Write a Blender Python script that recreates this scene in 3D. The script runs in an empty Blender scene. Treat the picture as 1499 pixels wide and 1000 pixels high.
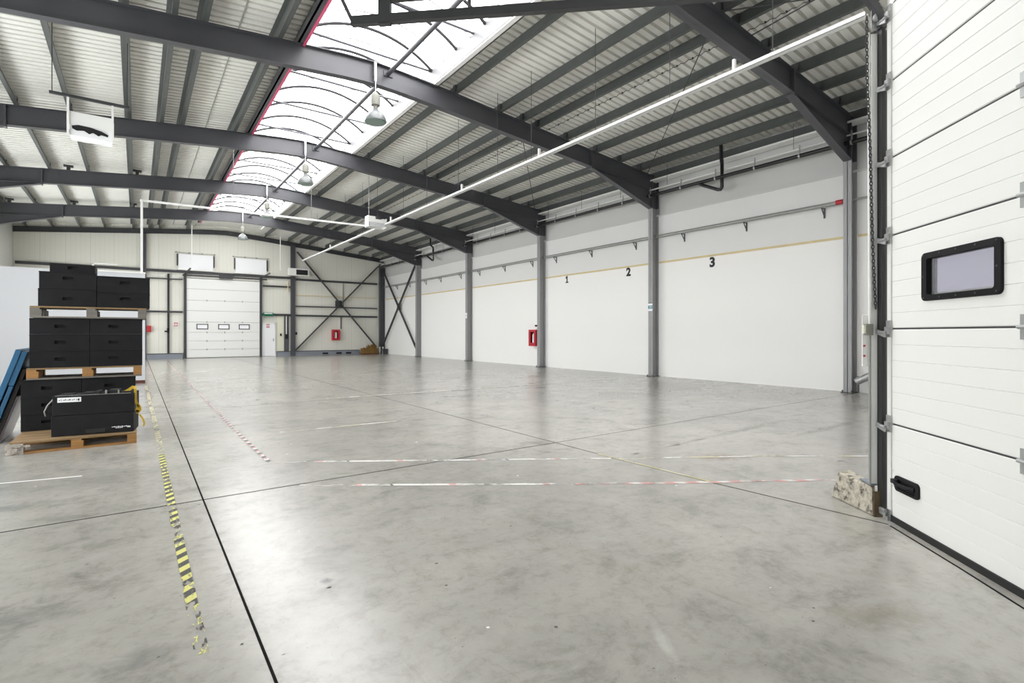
import bpy, bmesh, math, random
from mathutils import Vector, Matrix
random.seed(7)
PI = math.pi
scn = bpy.context.scene
COL = scn.collection

# ------------------------------------------------------------------ materials
def new_mat(name):
    m = bpy.data.materials.new(name); m.use_nodes = True
    nt = m.node_tree; b = nt.nodes['Principled BSDF']
    return m, nt, b

def mat(name, col, rough=0.5, metal=0.0, var=0.0, scale=6.0, bump=0.0, spec=0.5):
    m, nt, b = new_mat(name)
    b.inputs['Roughness'].default_value = rough
    b.inputs['Metallic'].default_value = metal
    b.inputs['Specular IOR Level'].default_value = spec
    c = (*col, 1)
    if var or bump:
        tc = nt.nodes.new('ShaderNodeTexCoord')
        nz = nt.nodes.new('ShaderNodeTexNoise'); nz.inputs['Scale'].default_value = scale
        nz.inputs['Detail'].default_value = 6
        nt.links.new(tc.outputs['Object'], nz.inputs['Vector'])
        mx = nt.nodes.new('ShaderNodeMix'); mx.data_type = 'RGBA'
        mx.inputs[6].default_value = tuple(x*(1-var) for x in col) + (1,)
        mx.inputs[7].default_value = tuple(min(1, x*(1+var)) for x in col) + (1,)
        nt.links.new(nz.outputs['Fac'], mx.inputs[0])
        nt.links.new(mx.outputs[2], b.inputs['Base Color'])
        if bump:
            bp = nt.nodes.new('ShaderNodeBump'); bp.inputs['Strength'].default_value = bump
            bp.inputs['Distance'].default_value = 0.01
            nt.links.new(nz.outputs['Fac'], bp.inputs['Height'])
            nt.links.new(bp.outputs['Normal'], b.inputs['Normal'])
    else:
        b.inputs['Base Color'].default_value = c
    return m

M = {}
M['steel'] = mat('steel_paint', (0.072, 0.073, 0.082), 0.38, 0, 0.12, 2.0)
M['steel_column'] = mat('steel_paint_column', (0.34, 0.34, 0.345), 0.45, 0, 0.10, 2.0)
M['steel_dark'] = mat('steel_dark', (0.045, 0.046, 0.05), 0.45, 0, 0.15, 3.0)
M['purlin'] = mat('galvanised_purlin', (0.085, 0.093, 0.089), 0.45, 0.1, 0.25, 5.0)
M['galv'] = mat('galvanised', (0.42, 0.43, 0.43), 0.38, 0.6, 0.2, 14.0)
M['deck'] = mat('roof_sheet', (0.80, 0.795, 0.75), 0.5, 0, 0.05, 0.8)
M['white'] = mat('white_wall', (0.90, 0.892, 0.875), 0.6, 0, 0.015, 0.5)
M['white_metal'] = mat('white_metal', (0.82, 0.82, 0.80), 0.4, 0, 0.03, 2.0)
M['whiteboard'] = mat('white_board', (0.84, 0.85, 0.87), 0.4)
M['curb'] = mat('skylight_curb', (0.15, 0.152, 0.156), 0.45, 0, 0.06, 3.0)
M['red_trim'] = mat('red_trim', (0.66, 0.10, 0.20), 0.5)
M['yellow_trim'] = mat('yellow_trim', (0.66, 0.55, 0.30), 0.5, 0, 0.15, 4.0)
M['black'] = mat('black_plastic', (0.0175, 0.0175, 0.019), 0.55, 0, 0.4, 5.0, 0, 0.10)
M['black2'] = mat('black_recess', (0.004, 0.004, 0.005), 0.7)
M['rubber'] = mat('black_rubber', (0.012, 0.012, 0.012), 0.7, 0, 0.3, 12.0)
M['pipe_black'] = mat('black_pipe', (0.012, 0.012, 0.013), 0.35)
M['red'] = mat('red_box', (0.46, 0.012, 0.025), 0.35)
M['blue'] = mat('blue_panel', (0.020, 0.105, 0.215), 0.45, 0, 0.25, 4.0)
M['green'] = mat('green_sign', (0.0, 0.12, 0.055), 0.4)
M['teal'] = mat('teal_sign', (0.02, 0.20, 0.26), 0.4)
M['grey'] = mat('grey_plastic', (0.30, 0.31, 0.29), 0.5)
M['greybox'] = mat('grey_green_box', (0.20, 0.20, 0.17), 0.5, 0, 0.1, 20)
M['kerb'] = mat('blue_grey_kerb', (0.22, 0.24, 0.28), 0.5, 0, 0.2, 2.0)
M['number'] = mat('black_paint', (0.012, 0.012, 0.014), 0.6)
M['tape_yellow'] = mat('tape_yellow', (0.66, 0.64, 0.20), 0.5, 0, 0.2, 20)
M['tape_pale'] = mat('tape_pale_yellow', (0.52, 0.49, 0.33), 0.5, 0, 0.15, 20)
M['tape_black'] = mat('tape_black', (0.045, 0.045, 0.042), 0.5, 0, 0.3, 20)
M['tape_white'] = mat('tape_white', (0.74, 0.72, 0.69), 0.5, 0, 0.12, 20)
M['tape_red'] = mat('tape_red', (0.62, 0.34, 0.33), 0.5, 0, 0.15, 20)
M['joint'] = mat('joint_sealant', (0.014, 0.013, 0.012), 0.9, 0, 0, 6, 0, 0.05)
M['glass_dark'] = mat('lamp_glass', (0.17, 0.23, 0.20), 0.25)
M['strap'] = mat('yellow_strap', (0.55, 0.36, 0.03), 0.5, 0, 0.2, 30)
M['brown'] = mat('brown_crate', (0.20, 0.105, 0.022), 0.7, 0, 0.4, 7)
M['rust'] = mat('rust_red', (0.10, 0.03, 0.02), 0.7)
M['cream'] = mat('cream_panel', (0.72, 0.71, 0.58), 0.5)
M['film'] = mat('stretch_film', (0.20, 0.17, 0.185), 0.3, 0, 0.3, 20)

# far wall: pale sandwich panels with fine vertical flutes
def panel_mat():
    m, nt, b = new_mat('cream_sandwich_panel')
    b.inputs['Roughness'].default_value = 0.5
    tc = nt.nodes.new('ShaderNodeTexCoord'); sp = nt.nodes.new('ShaderNodeSeparateXYZ')
    nt.links.new(tc.outputs['Object'], sp.inputs[0])
    def saw(period, width):
        a = nt.nodes.new('ShaderNodeMath'); a.operation = 'DIVIDE'; a.inputs[1].default_value = period
        f = nt.nodes.new('ShaderNodeMath'); f.operation = 'FRACT'
        l = nt.nodes.new('ShaderNodeMath'); l.operation = 'LESS_THAN'; l.inputs[1].default_value = width/period
        nt.links.new(sp.outputs['X'], a.inputs[0]); nt.links.new(a.outputs[0], f.inputs[0]); nt.links.new(f.outputs[0], l.inputs[0])
        return l.outputs[0]
    s1 = saw(1.0, 0.022); s2 = saw(0.20, 0.02)
    m1 = nt.nodes.new('ShaderNodeMath'); m1.operation = 'MULTIPLY'; m1.inputs[1].default_value = 0.20
    m2 = nt.nodes.new('ShaderNodeMath'); m2.operation = 'MULTIPLY'; m2.inputs[1].default_value = 0.10
    ad = nt.nodes.new('ShaderNodeMath'); ad.operation = 'ADD'
    nt.links.new(s1, m1.inputs[0]); nt.links.new(s2, m2.inputs[0])
    nt.links.new(m1.outputs[0], ad.inputs[0]); nt.links.new(m2.outputs[0], ad.inputs[1])
    mx = nt.nodes.new('ShaderNodeMix'); mx.data_type = 'RGBA'
    mx.inputs[6].default_value = (0.74, 0.73, 0.66, 1); mx.inputs[7].default_value = (0.30, 0.30, 0.27, 1)
    nt.links.new(ad.outputs[0], mx.inputs[0]); nt.links.new(mx.outputs[2], b.inputs['Base Color'])
    return m
M['panel'] = panel_mat()

def wood(name, c1, c2):
    m, nt, b = new_mat(name)
    b.inputs['Roughness'].default_value = 0.7
    tc = nt.nodes.new('ShaderNodeTexCoord'); mp = nt.nodes.new('ShaderNodeMapping')
    mp.inputs['Scale'].default_value = (2, 30, 30)
    nz = nt.nodes.new('ShaderNodeTexNoise'); nz.inputs['Scale'].default_value = 1.5; nz.inputs['Detail'].default_value = 5
    nt.links.new(tc.outputs['Object'], mp.inputs[0]); nt.links.new(mp.outputs[0], nz.inputs['Vector'])
    mx = nt.nodes.new('ShaderNodeMix'); mx.data_type = 'RGBA'
    mx.inputs[6].default_value = (*c1, 1); mx.inputs[7].default_value = (*c2, 1)
    nt.links.new(nz.outputs['Fac'], mx.inputs[0]); nt.links.new(mx.outputs[2], b.inputs['Base Color'])
    return m
M['wood'] = wood('pallet_wood', (0.20, 0.085, 0.02), (0.46, 0.25, 0.085))
M['wood_pale'] = wood('pallet_deck_wood', (0.14, 0.085, 0.036), (0.33, 0.215, 0.105))
M['wood_grey'] = wood('weathered_wood', (0.10, 0.095, 0.09), (0.22, 0.20, 0.17))

M['wood_dark'] = wood('dark_timber', (0.045, 0.03, 0.012), (0.11, 0.075, 0.035))
def floor_mat():
    m, nt, b = new_mat('polished_concrete')
    tc = nt.nodes.new('ShaderNodeTexCoord')
    def noise(scale, detail, sx=1, sy=1, dist=0.0, rough=0.6):
        mp = nt.nodes.new('ShaderNodeMapping'); mp.inputs['Scale'].default_value = (sx, sy, 1)
        nz = nt.nodes.new('ShaderNodeTexNoise'); nz.inputs['Scale'].default_value = scale
        nz.inputs['Detail'].default_value = detail; nz.inputs['Distortion'].default_value = dist
        nz.inputs['Roughness'].default_value = rough
        nt.links.new(tc.outputs['Object'], mp.inputs[0]); nt.links.new(mp.outputs[0], nz.inputs['Vector'])
        return nz.outputs['Fac']
    def ramp(src, stops):
        r = nt.nodes.new('ShaderNodeValToRGB'); e = r.color_ramp.elements
        e[0].position, e[0].color = stops[0][0], (*stops[0][1], 1)
        e[1].position, e[1].color = stops[-1][0], (*stops[-1][1], 1)
        for p, c in stops[1:-1]:
            k = e.new(p); k.color = (*c, 1)
        nt.links.new(src, r.inputs[0]); return r.outputs['Color']
    def mixm(a, bb, fac, kind='MULTIPLY'):
        x = nt.nodes.new('ShaderNodeMix'); x.data_type = 'RGBA'; x.blend_type = kind
        x.inputs[0].default_value = fac
        nt.links.new(a, x.inputs[6]); nt.links.new(bb, x.inputs[7]); return x.outputs[2]
    base = ramp(noise(0.35, 7, dist=0.4), [(0.30, (0.345, 0.336, 0.308)), (0.5, (0.410, 0.397, 0.362)), (0.70, (0.475, 0.456, 0.412))])
    blot = ramp(noise(1.9, 12, 0.9, 1.15, 0.35, 0.74), [(0.32, (0.42, 0.42, 0.42)), (0.47, (0.84, 0.84, 0.84)), (0.68, (1.05, 1.05, 1.04))])
    fine = ramp(noise(11.0, 10, 1, 1, 0.4, 0.75), [(0.28, (0.72, 0.72, 0.71)), (0.5, (0.97, 0.97, 0.97)), (0.75, (1.0, 1.0, 1.0))])
    dirt = ramp(noise(2.4, 10, 1.8, 0.5, 1.2, 0.75), [(0.27, (0.55, 0.51, 0.46)), (0.38, (0.95, 0.94, 0.92)), (0.5, (1, 1, 1))])
    spk = ramp(noise(34.0, 2), [(0.24, (0.30, 0.29, 0.28)), (0.275, (1, 1, 1)), (0.9, (1, 1, 1))])
    c = mixm(mixm(mixm(mixm(base, blot, 0.68), fine, 0.95), dirt, 0.65), spk, 0.7)
    def spot(c, cx, cy, rx, ry, col, amount, rot=0.0):
        mp = nt.nodes.new('ShaderNodeMapping'); mp.vector_type = 'TEXTURE'; mp.inputs['Location'].default_value = (cx, cy, 0); mp.inputs['Rotation'].default_value = (0, 0, rot); mp.inputs['Scale'].default_value = (rx, ry, 1)
        nt.links.new(tc.outputs['Object'], mp.inputs[0])
        ln = nt.nodes.new('ShaderNodeVectorMath'); ln.operation = 'LENGTH'; nt.links.new(mp.outputs[0], ln.inputs[0])
        ad = nt.nodes.new('ShaderNodeMath'); ad.operation = 'MULTIPLY_ADD'; nt.links.new(noise(7.0, 8, 1, 1, .8, .7), ad.inputs[0]); ad.inputs[1].default_value = 2.4; nt.links.new(ln.outputs['Value'], ad.inputs[2])
        mr = nt.nodes.new('ShaderNodeMapRange'); mr.inputs['From Min'].default_value = 2.3; mr.inputs['From Max'].default_value = 1.4; mr.inputs['To Max'].default_value = amount
        nt.links.new(ad.outputs[0], mr.inputs['Value'])
        x = nt.nodes.new('ShaderNodeMix'); x.data_type = 'RGBA'; nt.links.new(mr.outputs[0], x.inputs[0]); nt.links.new(c, x.inputs[6]); x.inputs[7].default_value = (*col, 1); return x.outputs[2]
    c = spot(c, 5.55, 3.50, .34, .22, (0.20, 0.135, 0.10), .8, -.6)
    c = spot(c, 3.10, 1.05, .30, .14, (0.20, 0.165, 0.13), .55, -.6)
    c = spot(c, -.02, 2.35, .13, .20, (0.16, 0.16, 0.155), .7)
    c = spot(c, .02, 2.85, .16, .10, (0.17, 0.17, 0.165), .6)
    c = spot(c, -.75, 3.55, .45, .22, (0.15, 0.15, 0.145), .7, .3)
    c = spot(c, -1.2, 5.9, .8, .15, (0.18, 0.18, 0.172), .6, .1)
    c = spot(c, .9, 3.1, .05, .04, (0.10, 0.10, 0.10), .9)
    c = spot(c, 7.6, 4.3, 1.3, .10, (0.15, 0.14, 0.125), .65, .05)
    c = spot(c, 8.6, 3.6, 1.3, .09, (0.14, 0.13, 0.115), .65, .0)
    c = spot(c, 12.2, 9.0, 1.2, .9, (0.22, 0.185, 0.14), .6)
    c = spot(c, 13.6, 14.0, .5, 3.2, (0.23, 0.195, 0.15), .5)
    c = spot(c, 2.00, 1.55, .035, .20, (0.56, 0.55, 0.52), .5, -.62)
    nt.links.new(c, b.inputs['Base Color'])
    b.inputs['Coat Weight'].default_value = 0.35; b.inputs['Coat Roughness'].default_value = 0.22
    b.inputs['Roughness'].default_value = 0.25
    b.inputs['Specular IOR Level'].default_value = 0.5
    return m
M['floor'] = floor_mat()

def concrete_mat():
    m, nt, b = new_mat('stained_concrete')
    b.inputs['Roughness'].default_value = 0.85
    tc = nt.nodes.new('ShaderNodeTexCoord')
    nz = nt.nodes.new('ShaderNodeTexNoise'); nz.inputs['Scale'].default_value = 16; nz.inputs['Detail'].default_value = 8; nz.inputs['Roughness'].default_value = .7
    nt.links.new(tc.outputs['Object'], nz.inputs['Vector'])
    r = nt.nodes.new('ShaderNodeValToRGB'); e = r.color_ramp.elements
    e[0].position, e[0].color = 0.40, (0.07, 0.06, 0.045, 1)
    e[1].position, e[1].color = 0.60, (0.52, 0.48, 0.40, 1)
    k = e.new(0.48); k.color = (0.36, 0.33, 0.27, 1)
    nt.links.new(nz.outputs['Fac'], r.inputs[0]); nt.links.new(r.outputs['Color'], b.inputs['Base Color'])
    return m
M['concrete'] = concrete_mat()

def pane_mat(name, tint, t):
    """opal plastic glazing: part clear, part diffusing"""
    m = bpy.data.materials.new(name); m.use_nodes = True
    nt = m.node_tree; nt.nodes.clear()
    out = nt.nodes.new('ShaderNodeOutputMaterial'); mx = nt.nodes.new('ShaderNodeMixShader')
    tr = nt.nodes.new('ShaderNodeBsdfTransparent'); tr.inputs['Color'].default_value = (*tint, 1)
    df = nt.nodes.new('ShaderNodeBsdfDiffuse'); df.inputs['Color'].default_value = (0.8, 0.8, 0.82, 1)
    mx.inputs[0].default_value = 1 - t
    nt.links.new(tr.outputs[0], mx.inputs[1]); nt.links.new(df.outputs[0], mx.inputs[2]); nt.links.new(mx.outputs[0], out.inputs[0])
    return m
M['pane'] = pane_mat('opal_polycarbonate', (0.97, 0.98, 1.0), 0.85)
M['clear_pane'] = pane_mat('window_glass', (0.9, 0.92, 0.93), 0.97)
M['door_pane'] = pane_mat('cloudy_acrylic', (0.20, 0.20, 0.222), 0.85)

# ------------------------------------------------------------------ mesh helpers
class MB:
    def __init__(self): self.v = []; self.f = []; self.mi = []
    def quadset(self, vs, fs, mi=0):
        o = len(self.v); self.v += [tuple(p) for p in vs]
        for f in fs: self.f.append(tuple(o+i for i in f)); self.mi.append(mi)
    def box(self, a, b, mi=0):
        x0, y0, z0 = a; x1, y1, z1 = b
        x0, x1 = min(x0, x1), max(x0, x1); y0, y1 = min(y0, y1), max(y0, y1); z0, z1 = min(z0, z1), max(z0, z1)
        self.quadset([(x0,y0,z0),(x1,y0,z0),(x1,y1,z0),(x0,y1,z0),(x0,y0,z1),(x1,y0,z1),(x1,y1,z1),(x0,y1,z1)],
                     [(0,3,2,1),(4,5,6,7),(0,1,5,4),(1,2,6,5),(2,3,7,6),(3,0,4,7)], mi)
        return self
    def hexa(self, bot, top, mi=0):
        self.quadset(list(bot)+list(top), [(0,3,2,1),(4,5,6,7),(0,1,5,4),(1,2,6,5),(2,3,7,6),(3,0,4,7)], mi); return self
    def bar(self, p0, p1, w, h, up=(0,0,1), mi=0):
        p0 = Vector(p0); p1 = Vector(p1); d = (p1-p0).normalized(); up = Vector(up)
        if abs(d.dot(up)) > 0.99: up = Vector((1,0,0))
        s = d.cross(up).normalized(); u = s.cross(d).normalized()
        def ring(p): return [p - s*w/2 - u*h/2, p + s*w/2 - u*h/2, p + s*w/2 + u*h/2, p - s*w/2 + u*h/2]
        r0, r1 = ring(p0), ring(p1)
        self.quadset(r0+r1, [(0,3,2,1),(4,5,6,7),(0,1,5,4),(1,2,6,5),(2,3,7,6),(3,0,4,7)], mi); return self
    def tube(self, pts, r, n=10, mi=0, caps=True):
        pts = [Vector(p) for p in pts]; N = len(pts); rings = []
        prev = None
        for i, p in enumerate(pts):
            d = (pts[min(i+1, N-1)] - pts[max(i-1, 0)]).normalized()
            if prev is None:
                a = Vector((0,0,1)) if abs(d.z) < 0.9 else Vector((1,0,0))
                s = d.cross(a).normalized()
            else:
                s = (prev - d*prev.dot(d)).normalized()
            prev = s; t = d.cross(s)
            rr = r[i] if isinstance(r, (list, tuple)) else r
            rings.append([p + (s*math.cos(2*PI*k/n) + t*math.sin(2*PI*k/n))*rr for k in range(n)])
        vs = [q for rg in rings for q in rg]; fs = []
        for i in range(N-1):
            for k in range(n):
                k2 = (k+1) % n
                fs.append((i*n+k, i*n+k2, (i+1)*n+k2, (i+1)*n+k))
        if caps:
            fs.append(tuple(range(n-1, -1, -1))); fs.append(tuple((N-1)*n+k for k in range(n)))
        self.quadset(vs, fs, mi); return self
    def lathe(self, c, prof, n=24, mi=0):
        """prof: (radius, z) list, axis vertical through c"""
        vs = []; fs = []; c = Vector(c)
        for r, z in prof:
            for k in range(n):
                vs.append(c + Vector((r*math.cos(2*PI*k/n), r*math.sin(2*PI*k/n), z)))
        for i in range(len(prof)-1):
            for k in range(n):
                k2 = (k+1) % n
                fs.append((i*n+k, i*n+k2, (i+1)*n+k2, (i+1)*n+k))
        self.quadset(vs, fs, mi); return self
    def build(self, name, mats, parent=None, smooth=False, bevel=0.0):
        me = bpy.data.meshes.new(name); me.from_pydata(self.v, [], self.f)
        if not isinstance(mats, (list, tuple)): mats = [mats]
        for m in mats: me.materials.append(M[m] if isinstance(m, str) else m)
        for p, i in zip(me.polygons, self.mi): p.material_index = i
        bm = bmesh.new(); bm.from_mesh(me); bmesh.ops.recalc_face_normals(bm, faces=bm.faces); bm.to_mesh(me); bm.free()
        if smooth:
            me.polygons.foreach_set('use_smooth', [True]*len(me.polygons))
            try: me.set_sharp_from_angle(angle=math.radians(40))
            except Exception: pass
        me.update()
        o = bpy.data.objects.new(name, me); COL.objects.link(o)
        if bevel:
            b = o.modifiers.new('bevel', 'BEVEL'); b.width = bevel; b.segments = 2; b.limit_method = 'ANGLE'
        if parent is not None:
            o.parent = parent; o.matrix_parent_inverse = Matrix.Translation(-Vector(parent.location)) if parent.type == 'EMPTY' else Matrix.Identity(4)
        return o

def tag(o, label, cat, group=None, kind=None):
    o['label'] = label; o['category'] = cat
    if group: o['group'] = group
    if kind: o['kind'] = kind
    return o
def thing(name, label, cat, loc=(0,0,0), group=None):
    o = bpy.data.objects.new(name, None); COL.objects.link(o); o.location = loc; o.empty_display_size = 0.1
    return tag(o, label, cat, group)
def struct(o, label=None, cat=None):
    o['kind'] = 'structure'
    if label: o['label'] = label; o['category'] = cat
    return o
def sname(name, label, cat):
    o = bpy.data.objects.new(name, None); COL.objects.link(o)
    return struct(o, label, cat)

# ------------------------------------------------------------------ building dimensions (metres)
XR, XRC = 14.32, 14.0         # right wall face, inner face of its columns
XL = -5.0                     # left wall face
YB, YF = 35.5, -7.0           # far wall, wall behind
RIDGE = 4.37
FR = [5.45, 11.42, 17.42, 23.45, 29.5]
def ztop(x): return 7.66 - 0.095*math.sqrt((x-RIDGE)**2 + 0.35)
PH = 0.25
def zdeck(x): return ztop(x) + PH + 0.01
SK0, SK1 = 2.86, 5.86         # rooflight opening
SPRING = 7.90

# ------------------------------------------------------------------ floor
mb = MB(); mb.box((XL-0.4, YF-0.3, -0.25), (XR+0.4, YB+0.4, 0))
floor = struct(mb.build('floor', 'floor'), 'worn polished grey concrete floor of the hall', 'floor')
def joint(pts, w):
    m = MB()
    for a, b in zip(pts[:-1], pts[1:]):
        m.bar((*a, 0.0), (*b, 0.0), w, 0.003)
    m.build('joint', 'joint', floor)
joint([(0.47, YF+.2), (0.47, 18.9)], 0.0125)
joint([(0.47, 18.9), (0.47, 35.2)], 0.014)
joint([(-4.9, 5.24), (4.5, 5.24)], 0.014)
joint([(4.5, 5.24), (9.4, 5.30), (14.2, 5.3)], 0.007)
joint([(4.50, 35.0), (4.5, 5.24), (4.49, 4.11), (4.53, 2.89), (4.58, 2.09), (4.62, 1.52)], 0.012)
joint([(4.60, 1.50), (4.12, 0.98), (3.77, 0.62), (2.4, -0.9)], 0.014)
joint([(-4.9, 11.6), (14.2, 11.35)], 0.006)

# ------------------------------------------------------------------ floor tape and paint
def tape_mat(name, cols, period, wear, skew=0.5, scale=(6, 40), big=0.5):
    """coloured stripes along the strip (UV in metres), worn through in ragged patches"""
    m = bpy.data.materials.new(name); m.use_nodes = True; nt = m.node_tree; b = nt.nodes['Principled BSDF']; out = nt.nodes['Material Output']
    b.inputs['Roughness'].default_value = 0.45
    N = nt.nodes.new; Lk = nt.links.new
    uv = N('ShaderNodeTexCoord'); sp = N('ShaderNodeSeparateXYZ'); Lk(uv.outputs['UV'], sp.inputs[0])
    def mth(op, x, y=None):
        n = N('ShaderNodeMath'); n.operation = op
        for i, v in enumerate((x, y)):
            if v is None: continue
            if isinstance(v, (int, float)): n.inputs[i].default_value = v
            else: Lk(v, n.inputs[i])
        return n.outputs[0]
    fr = mth('FRACT', mth('DIVIDE', mth('ADD', sp.outputs['X'], mth('MULTIPLY', sp.outputs['Y'], skew)), period))
    r = N('ShaderNodeValToRGB'); r.color_ramp.interpolation = 'CONSTANT'; e = r.color_ramp.elements
    tot = sum(w for _, w in cols); acc = 0
    while len(e) < len(cols): e.new(0.5)
    for k, (c, w) in enumerate(cols): e[k].position = acc/tot; e[k].color = (*c, 1); acc += w
    Lk(fr, r.inputs[0]); Lk(r.outputs['Color'], b.inputs['Base Color'])
    def nz(sx, sy, det):
        mp = N('ShaderNodeMapping'); mp.inputs['Scale'].default_value = (sx, sy, 1); n = N('ShaderNodeTexNoise'); n.inputs['Scale'].default_value = 1; n.inputs['Detail'].default_value = det; n.inputs['Roughness'].default_value = .65
        Lk(uv.outputs['UV'], mp.inputs[0]); Lk(mp.outputs[0], n.inputs['Vector']); return n.outputs['Fac']
    a = mth('ADD', mth('MULTIPLY', nz(scale[0], scale[1], 6), 1-big), mth('MULTIPLY', nz(1.3, 3, 2), big))
    th = mth('GREATER_THAN', a, wear)
    tr = N('ShaderNodeBsdfTransparent'); mx = N('ShaderNodeMixShader'); Lk(th, mx.inputs[0]); Lk(tr.outputs[0], mx.inputs[1]); Lk(b.outputs[0], mx.inputs[2]); Lk(mx.outputs[0], out.inputs['Surface'])
    M[name] = m
YEL, PAL, BLK, WHT, PNK, CRM = (0.64, 0.62, 0.19), (0.56, 0.53, 0.36), (0.05, 0.05, 0.046), (0.74, 0.72, 0.69), (0.62, 0.33, 0.32), (0.62, 0.58, 0.42)
tape_mat('hazard_near', [(YEL, 1), (BLK, 1)], 0.15, 0.475, 0.9, (14, 40), .55)
tape_mat('hazard_far', [(PAL, 1), (CRM, .5), (BLK, .25)], 0.19, 0.47, 0.9, (12, 30), .5)
tape_mat('line_white', [(WHT, 8), (PNK, 1), (WHT, 4), (BLK, .4)], 0.9, 0.478, .5)
tape_mat('line_red', [(PNK, 2), (WHT, 1.6)], 0.22, 0.465, .8)
tape_mat('line_scuffed', [(PNK, 2), (WHT, 2), (BLK, 3)], 0.23, 0.45, .6)
tape_mat('line_yellow', [((0.48, 0.45, 0.25), 1), (CRM, 1)], 0.6, 0.43, .5)
tape_mat('line_cream', [(CRM, 1), (WHT, 1)], 0.8, 0.475, .5)
tape_mat('line_paint', [(WHT, 1), (WHT, 1)], 1.0, 0.38, .5)
tape_mat('dashes', [((0.13, 0.125, 0.115), 1), ((0.18, 0.17, 0.16), 1)], .3, 0.52, .5, (5, 10), .2)
def line(pts, w, mt, label, z=0.0022):
    V = []; F = []; UV = []; t = 0.0
    P = [Vector((*p, z)) for p in pts]
    for i, p in enumerate(P):
        d = (P[min(i+1, len(P)-1)] - P[max(i-1, 0)]).normalized(); sd = Vector((-d.y, d.x, 0))*w/2
        if i: t += (p - P[i-1]).length
        V += [p - sd, p + sd]; UV += [(t, 0), (t, w)]
        if i: F.append((2*i-2, 2*i, 2*i+1, 2*i-1))
    me = bpy.data.meshes.new('floor_tape'); me.from_pydata([tuple(v) for v in V], [], F)
    ul = me.uv_layers.new(name='UVMap')
    for lp in me.loops: ul.data[lp.index].uv = UV[lp.vertex_index]
    me.materials.append(M[mt]); o = bpy.data.objects.new('floor_tape', me); COL.objects.link(o)
    return tag(o, label, 'floor tape')
line([(.24, 2.72), (.24, 7.7)], .058, 'hazard_near', 'yellow and black hazard tape nearest the camera, along the long floor joint')
line([(.245, 7.7), (.24, 11), (.21, 17.6)], .066, 'hazard_far', 'faded yellow hazard tape running past the pallet stack to the partition')
line([(1.21, 6.33), (4.45, 4.20)], .055, 'line_white', 'broken white and faded red tape line starting at the corner of the tape outline')
line([(1.24, 31.4), (1.22, 16.8), (1.21, 13.1), (1.19, 8.6), (1.21, 6.37)], .05, 'line_scuffed', 'scuffed tape line running lengthwise towards the far sectional door')
line([(1.26, 5.20), (3.4, 3.70)], .055, 'line_white', 'broken white tape line crossing the floor nearest the camera')
line([(3.42, 3.69), (4.29, 3.11), (5.66, 2.25)], .055, 'line_red', 'red and white tape line ending at the concrete guard block')
line([(4.52, 4.13), (4.91, 3.90), (6.07, 3.17), (7.0, 2.5)], .05, 'line_cream', 'pale white tape line leading over the brown stain towards the door post')
line([(4.49, 4.45), (4.50, 4.11), (4.54, 2.95)], .035, 'line_yellow', 'thin yellow tape along the floor joint near the guard block', .0032)
line([(-1.9, 7.05), (-1.07, 6.95), (-0.45, 6.83)], .03, 'line_paint', 'thin white line on the floor in front of the pallet stack')
line([(1.7, 8.15), (3.5, 8.06)], .05, 'line_cream', 'faint cream line across the middle of the floor')
line([(4.4, 8.2), (14.0, 8.35)], .035, 'dashes', 'row of grey dashes across the floor towards the bay numbered 3')
line([(3.4, 11.75), (9.5, 11.5)], .05, 'line_cream', 'faint pale line across the far middle of the floor')
line([(4.55, 4.18), (6.4, 4.25)], .03, 'dashes', 'short row of dark dashes beside the brown floor stain')
line([(6.45, 3.3), (6.5, 2.0)], .035, 'dashes', 'dark streak on the floor beside the door post')
# small scraps on the slab
m = MB()
for k in range(70):
    x = random.uniform(-0.8, 6); y = random.uniform(1.1, 8); r = random.uniform(.004, .013)
    a = random.random()*PI
    m.quadset([(x+r*math.cos(a+j*PI/2)*(1+.6*(j % 2)), y+r*math.sin(a+j*PI/2), .0018) for j in range(4)], [(0,1,2,3)], 0 if k % 4 else 1)
o = tag(m.build('floor_debris', ['tape_black', 'tape_white']), 'tiny dark and white scraps scattered over the concrete floor', 'debris', None, 'stuff')

# ------------------------------------------------------------------ walls
YR = 4.45
mb = MB()
mb.box((XR, YR, 0), (XR+0.25, YB+.3, 3.83), 0)
mb.box((XR, YR, 3.83), (XR+0.25, YB+.3, 5.42), 2)
mb.box((XR+0.05, YR, 5.42), (XR+0.25, YB+.3, 7.0), 1)
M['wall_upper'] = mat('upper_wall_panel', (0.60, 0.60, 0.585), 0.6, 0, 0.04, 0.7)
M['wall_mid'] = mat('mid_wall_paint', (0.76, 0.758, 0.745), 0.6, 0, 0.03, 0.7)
struct(mb.build('wall_right', ['white', 'wall_upper', 'wall_mid']), 'long white side wall with three painted bay numbers', 'wall')
mb = MB(); mb.box((XR-0.03, YR+.1, 5.40), (XR+.05, YB-.05, 5.46))
struct(mb.build('trim_1', 'wall_upper'), 'pale ledge along the top of the white side wall', 'trim')
for i, (a, b) in enumerate(zip([YF+.3]+FR, FR+[YB-.15])):
    if i == 0: a = 4.6
    m = MB(); m.box((XR-.03, a+.12, 3.81), (XR, b-.12, 3.855)); m.box((XR-.018, a+.12, 3.855), (XR, b-.12, 3.87))
    tag(m.build('wall_rail', 'yellow_trim'),
        ['straw coloured wall rail beside the near door post', 'straw coloured wall rail above the number 3', 'straw coloured wall rail above the numbers 1 and 2',
         'straw coloured wall rail above the red extinguisher cabinet', 'straw coloured wall rail in the bay beyond the extinguisher cabinet',
         'straw coloured wall rail behind the cross brace on the side wall'][i], 'wall rail', 'straw coloured rails on the white side wall')
ADDED_BAYS = [(4.2, 9.6), (10.0, 15.2), (19.2, 24.9), (25.3, 31.6)]     # unseen glazed bays added on the left to bring in more light
WZ0, WZ1 = 0.9, 4.6
mb = MB(); ye = -9.3
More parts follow.
